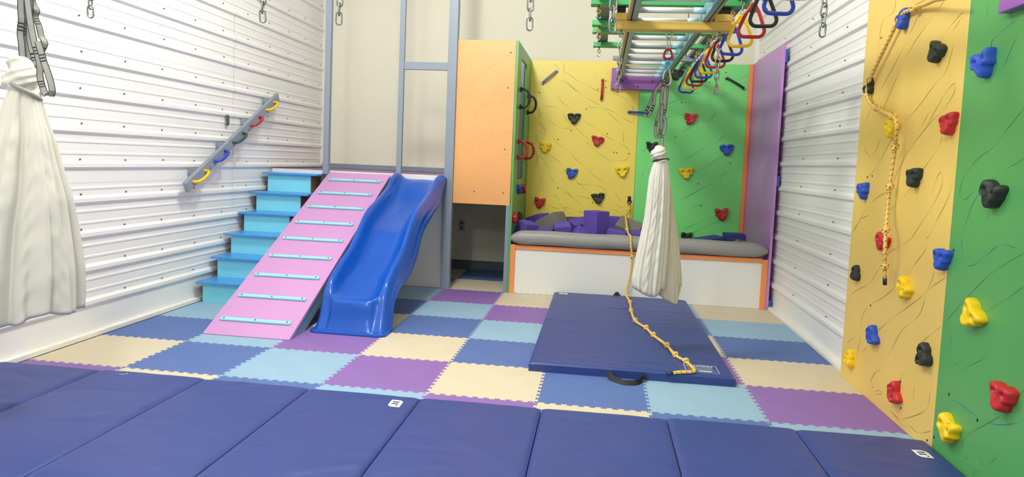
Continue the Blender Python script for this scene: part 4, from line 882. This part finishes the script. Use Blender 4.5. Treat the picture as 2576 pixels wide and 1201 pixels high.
# ================================================================ FABRIC SWINGS
def swing_body(rows, hem, ycen, depth, nfold, seed, close=.965, face=0.0, knot=True, NU=150, NV=96, soft=1.0):
    """gathered fabric: cross sections follow the width table, the hem follows its own line; face turns the section to a heading"""
    rg = random.Random(seed)
    ph = [rg.uniform(0, 6.28) for _ in range(12)]
    ztop = rows[0][0]; zk = rows[5][0] if knot else ztop
    ca, sa = math.cos(face), math.sin(face)
    def hemz(x):
        for a, b in zip(hem, hem[1:]):
            if x <= b[0]:
                t = max(0, min(1, (x-a[0])/max(1e-6, b[0]-a[0]))); return a[1]+(b[1]-a[1])*t
        return hem[-1][1]
    out = []; zlow = rows[-1]
    ts = [v/NV for v in range(NV+1)]
    if knot:
        tk = (ztop-zk)/(ztop-hem[len(hem)//2][1]); ts = [tk*v/34 for v in range(34)] + [tk+(1-tk)*v/NV for v in range(NV+1)]
    for t in ts:
        row = []
        for u in range(NU):
            a = 2*math.pi*u/NU
            xb = (zlow[1]+zlow[2])/2 + (zlow[2]-zlow[1])/2*math.cos(a)
            z = ztop + (hemz(xb)-ztop)*t
            _, xl, xr = lerp_rows(rows, z)
            g = max(0, min(1, (zk-z)/.22)); hw = (xr-xl)/2*(ca+.10 if face else 1); xc = (xl+xr)/2
            fo = 0
            for q in range(5):
                f_ = nfold[q % len(nfold)]
                s_ = math.sin(f_*a + ph[q] + .4*math.sin(3.4*t+ph[q+5]))
                fo += (s_-.6*abs(s_))*(.030 if q else .05)
            fo *= (.45+.75*g)*soft
            dep = hw*depth
            if t > close: dep *= math.sqrt(max(.004, 1-((t-close)/(1-close))**2))
            if knot and z > zk:
                kk = (z-zk)/max(1e-6, rows[0][0]-zk)
                w1 = math.sin(a+8*kk+ph[0]); w2 = math.sin(2*a-6*kk+ph[1]); fo = .13*(w1-abs(w1)) + .07*(w2-abs(w2)) + .035*math.sin(3*a+21*kk+ph[2]) + .03*math.sin(5*a+30*kk); dep = hw*.95
            r = min(1+fo, 1.08)
            cr = .0016*math.sin(37*z+5*a+ph[3])*g*math.sin(3*a+ph[2]) + .0022*math.sin(17*z-9*a+ph[4])*g*t + .0022*math.sin(61*z+7*math.sin(4*a)+ph[6])*g*math.sin(5*a+ph[7])
            dx = hw*r*math.cos(a); dy = -(dep*r+cr)*math.sin(a)
            row.append((xc+dx*ca-dy*sa, ycen+dx*sa+dy*ca, z))
        out.append(row)
    m = MB().grid(out, wrap=True)
    m.add(out[0], [tuple(range(NU))])
    m.add(out[-1], [tuple(range(NU))[::-1]])
    return m
def straps(parent, paths, width, edge=.12, face=0.0):
    for k, p in enumerate(paths):
        pts = smooth_path(p, 8)
        part('strap_loop', MB().ribbon(pts, width, ax=(math.cos(face+.3*(-1)**k), math.sin(face+.3*(-1)**k), 0), edge=edge, stitch=(26, (0, 2, 4))), ['strap_grey', 'strap_edge'], parent)
s1 = thing('cocoon_swing', (3.13, 1.07, .37), 'white fabric cocoon swing knotted on grey straps in the middle of the room', 'swing', 'white fabric cocoon swings')
part('fabric', swing_body(D['PM'], D['PH'], 1.06, .75, (7, 11, 16, 5, 23), 4), 'lycra_white', s1, label='white gathered fabric pouch')
part('fabric_tail', swing_body(D['TM'], D['TH'], 1.12, .45, (5, 9, 13, 4, 17), 12, knot=False, close=.995), 'lycra_sheer', s1, label='thinner hanging tail of the white fabric')
part('neck_band', MB().tube([(3.128+.050*math.cos(k*math.pi/8), 1.07+.048*math.sin(k*math.pi/8), 1.352+.010*math.cos(k*math.pi/8+.5)) for k in range(16)], .006, 6, closed=True), 'strap_edge', s1)
straps(s1, D['SM'], .021)
x = 3.136; y = 1.07
part('eye_plate', MB().tube(smooth_path([(x, y, 2.21), (x-.02, y, 2.185), (x-.008, y, 2.155), (x+.008, y, 2.155), (x+.02, y, 2.185), (x, y, 2.21)], 4), .0045, 7), 'steel', s1)
part('quick_link', MB().tube(smooth_path([(x, y+.006, 2.168), (x-.008, y, 2.15), (x-.008, y, 2.09), (x, y, 2.072), (x+.008, y, 2.09), (x+.008, y, 2.15), (x, y+.006, 2.168)], 4), .004, 7), 'steel', s1)
part('swivel_top', MB().tube(smooth_path([(x-.016, y, 2.025), (x-.027, y, 2.045), (x-.012, y, 2.083), (x+.012, y, 2.083), (x+.027, y, 2.045), (x+.016, y, 2.025)], 4), .0075, 8).tube([(x-.02, y, 2.024), (x+.02, y, 2.024)], .0095, 10), 'swivel_red', s1)
part('swivel_base', MB().tube([(x, y, 2.018), (x, y, 2.0), (x, y, 1.99)], [.015, .013, .008], 10).tube(smooth_path([(x-.012, y, 2.0), (x-.014, y, 1.97), (x, y, 1.955), (x+.014, y, 1.97), (x+.012, y, 2.0)], 4), .006, 8), 'swivel_blue', s1)
part('carabiner', MB().tube(smooth_path([(x+.0, y, 1.962), (x-.018, y, 1.93), (x-.022, y, 1.875), (x-.008, y, 1.85), (x+.018, y, 1.855), (x+.028, y, 1.885), (x+.012, y, 1.955), (x+.0, y, 1.962)], 5), .0055, 8), 'steel', s1)
FA = math.atan2(.68, .73)
s2 = thing('cocoon_swing', (.1, -.8, .46), 'white fabric cocoon swing at the left edge of the photo, nearest the camera', 'swing', 'white fabric cocoon swings')
part('fabric', swing_body(D['FL'], D['HL'], -.8, .70, (5, 9, 13, 4, 17), 9, close=.985, face=FA, soft=1.7), 'lycra_white', s2, label='white gathered fabric pouch')
part('neck_band', MB().tube([(.120+.062*math.cos(k*math.pi/8), -.8+.062*math.sin(k*math.pi/8), 1.528-.034*math.cos(k*math.pi/8-FA)) for k in range(16)], .010, 6, closed=True), 'strap_grey', s2)
straps(s2, D['SL'], .027, face=FA)
part('beam_sling', MB().ribbon([(.14, -.87, 2.2), (.14, -.87, 2.75), (.14, -.73, 2.75), (.14, -.73, 2.2)], .03, ax=(1, 0, 0)), ['strap_grey', 'strap_edge'], s2)

# ================================================================ ROPES
def even(pts, step):
    out = [pts[0]]; acc = 0
    for a, b in zip(pts, pts[1:]):
        L = (b-a).length; d = step-acc
        while d <= L: out.append(a+(b-a)*(d/L)); d += step
        acc = L-(d-step)
    out.append(pts[-1]); return out
def rope(name, pts, r, knots, loc, label, endcap=True):
    t = thing(name, loc, label, 'rope', 'yellow knotted ropes')
    p = even(smooth_path(pts, 14), .0065)
    part('cord', MB().tube(p, r, 10, m=0, stripe=1), ['rope_yellow', 'rope_fleck'], t)
    for kx in knots:
        c = Vector(kx[:3]); d = Vector(kx[3:]).normalized() if len(kx) > 3 else Vector((0, 0, 1))
        h = Vector((1, .3, .2)); u = d.cross(h).normalized(); v = d.cross(u); q = []
        for k in range(22):
            a = 4*math.pi*k/22; q.append(c + u*math.cos(a)*r*1.0 + v*math.sin(a)*r*1.0 + d*((k/22-.5)*r*2.4))
        part('knot', MB().tube(q, r*.95, 8, m=0, stripe=1), ['rope_yellow', 'rope_fleck'], t)
    d = (p[-1]-p[-2]).normalized()
    part('rope_end', MB().tube([p[-1]-d*.004, p[-1]+d*.038], r*1.02, 10), 'vinyl_dark', t, label='taped dark blue end')
    return t
rp_ = [(3.082, 4.235, .862), (3.076, 4.19, .806)] + list(D['ROPE'][1:])
# lay it over pit blocks, pad, box front, floor and mat
rp_ = [(3.078, 4.225, .86), (3.068, 4.17, .80), (3.045, 4.02, .775), (3.02, 3.80, .770), (3.018, 3.62, .775), (3.022, 3.45, .735), (3.03, 3.25, .662), (3.035, 3.10, .644), (3.050, 3.012, .630), (3.056, 2.972, .545), (3.072, 2.985, .45), (3.076, 3.00, .33), (3.060, 3.005, .20), (3.035, 2.972, .078)] + \
      [(a, b, .0685) for a, b, c in D['ROPE'][9:-3]] + [(3.362, .600, .0685), (3.335, .572, .0685), (3.270, .558, .066), (3.225, .548, .060)]
kn = [(3.025, 3.30, .675, 0, 1, .2), (3.055, 3.03, .612, 0, .5, 1), (3.073, 2.987, .44, 0, 0, 1), (3.05, 2.86, .0735, 0, 1, 0)] + [(a, b, .0735, (.3 if i > 2 else .05), 1, 0) for i, (a, b, c) in enumerate(D['ROPE'][9:17])]
t = rope('knotted_rope', rp_, .0105, kn, (3.05, 2.0, .06), 'yellow knotted rope from the back board over the bolster onto the landing mat')
part('clip', MB().tube(smooth_path([(3.076, 4.215, .905), (3.066, 4.215, .89), (3.066, 4.215, .865), (3.076, 4.215, .855), (3.086, 4.215, .865), (3.086, 4.215, .89), (3.076, 4.215, .905)], 3), .0035, 6), 'steel', t)
part('sleeve', MB().tube([(3.076, 4.205, .845), (3.074, 4.19, .80)], .015, 8), 'plastic_yellow', t)
wa = thing('wall_anchor', (3.076, YB, .92), 'small black anchor ring on the back yellow board holding the rope', 'anchor')
part('eye', MB().tube([(3.076, YB-.001, .935), (3.076, YB-.045, .935)], .009, 8).tube([(3.076+.020*math.cos(k*math.pi/7), YB-.05, .905+.024*math.sin(k*math.pi/7)) for k in range(14)], .006, 7, closed=True), 'rubber_black', wa)
part('backplate', MB().box((3.058, YB-.008, .905), (3.094, YB-.0005, .965)), 'rubber_black', wa, .003)
kr = [tuple(D['ROPER'][i])+(0, 0, 1) for i in (2, 15, 17, 19, 21)] + [tuple(D['ROPER'][10])+(0, -1, -.3), tuple(D['ROPER'][12])+(0, -1, -.3)]
rope('knotted_rope', [(4.24, -.25, 2.12)] + list(D['ROPER']), .0105, kr, (4.3, .3, 1.5), 'yellow knotted rope strung over the holds of the right yellow board')
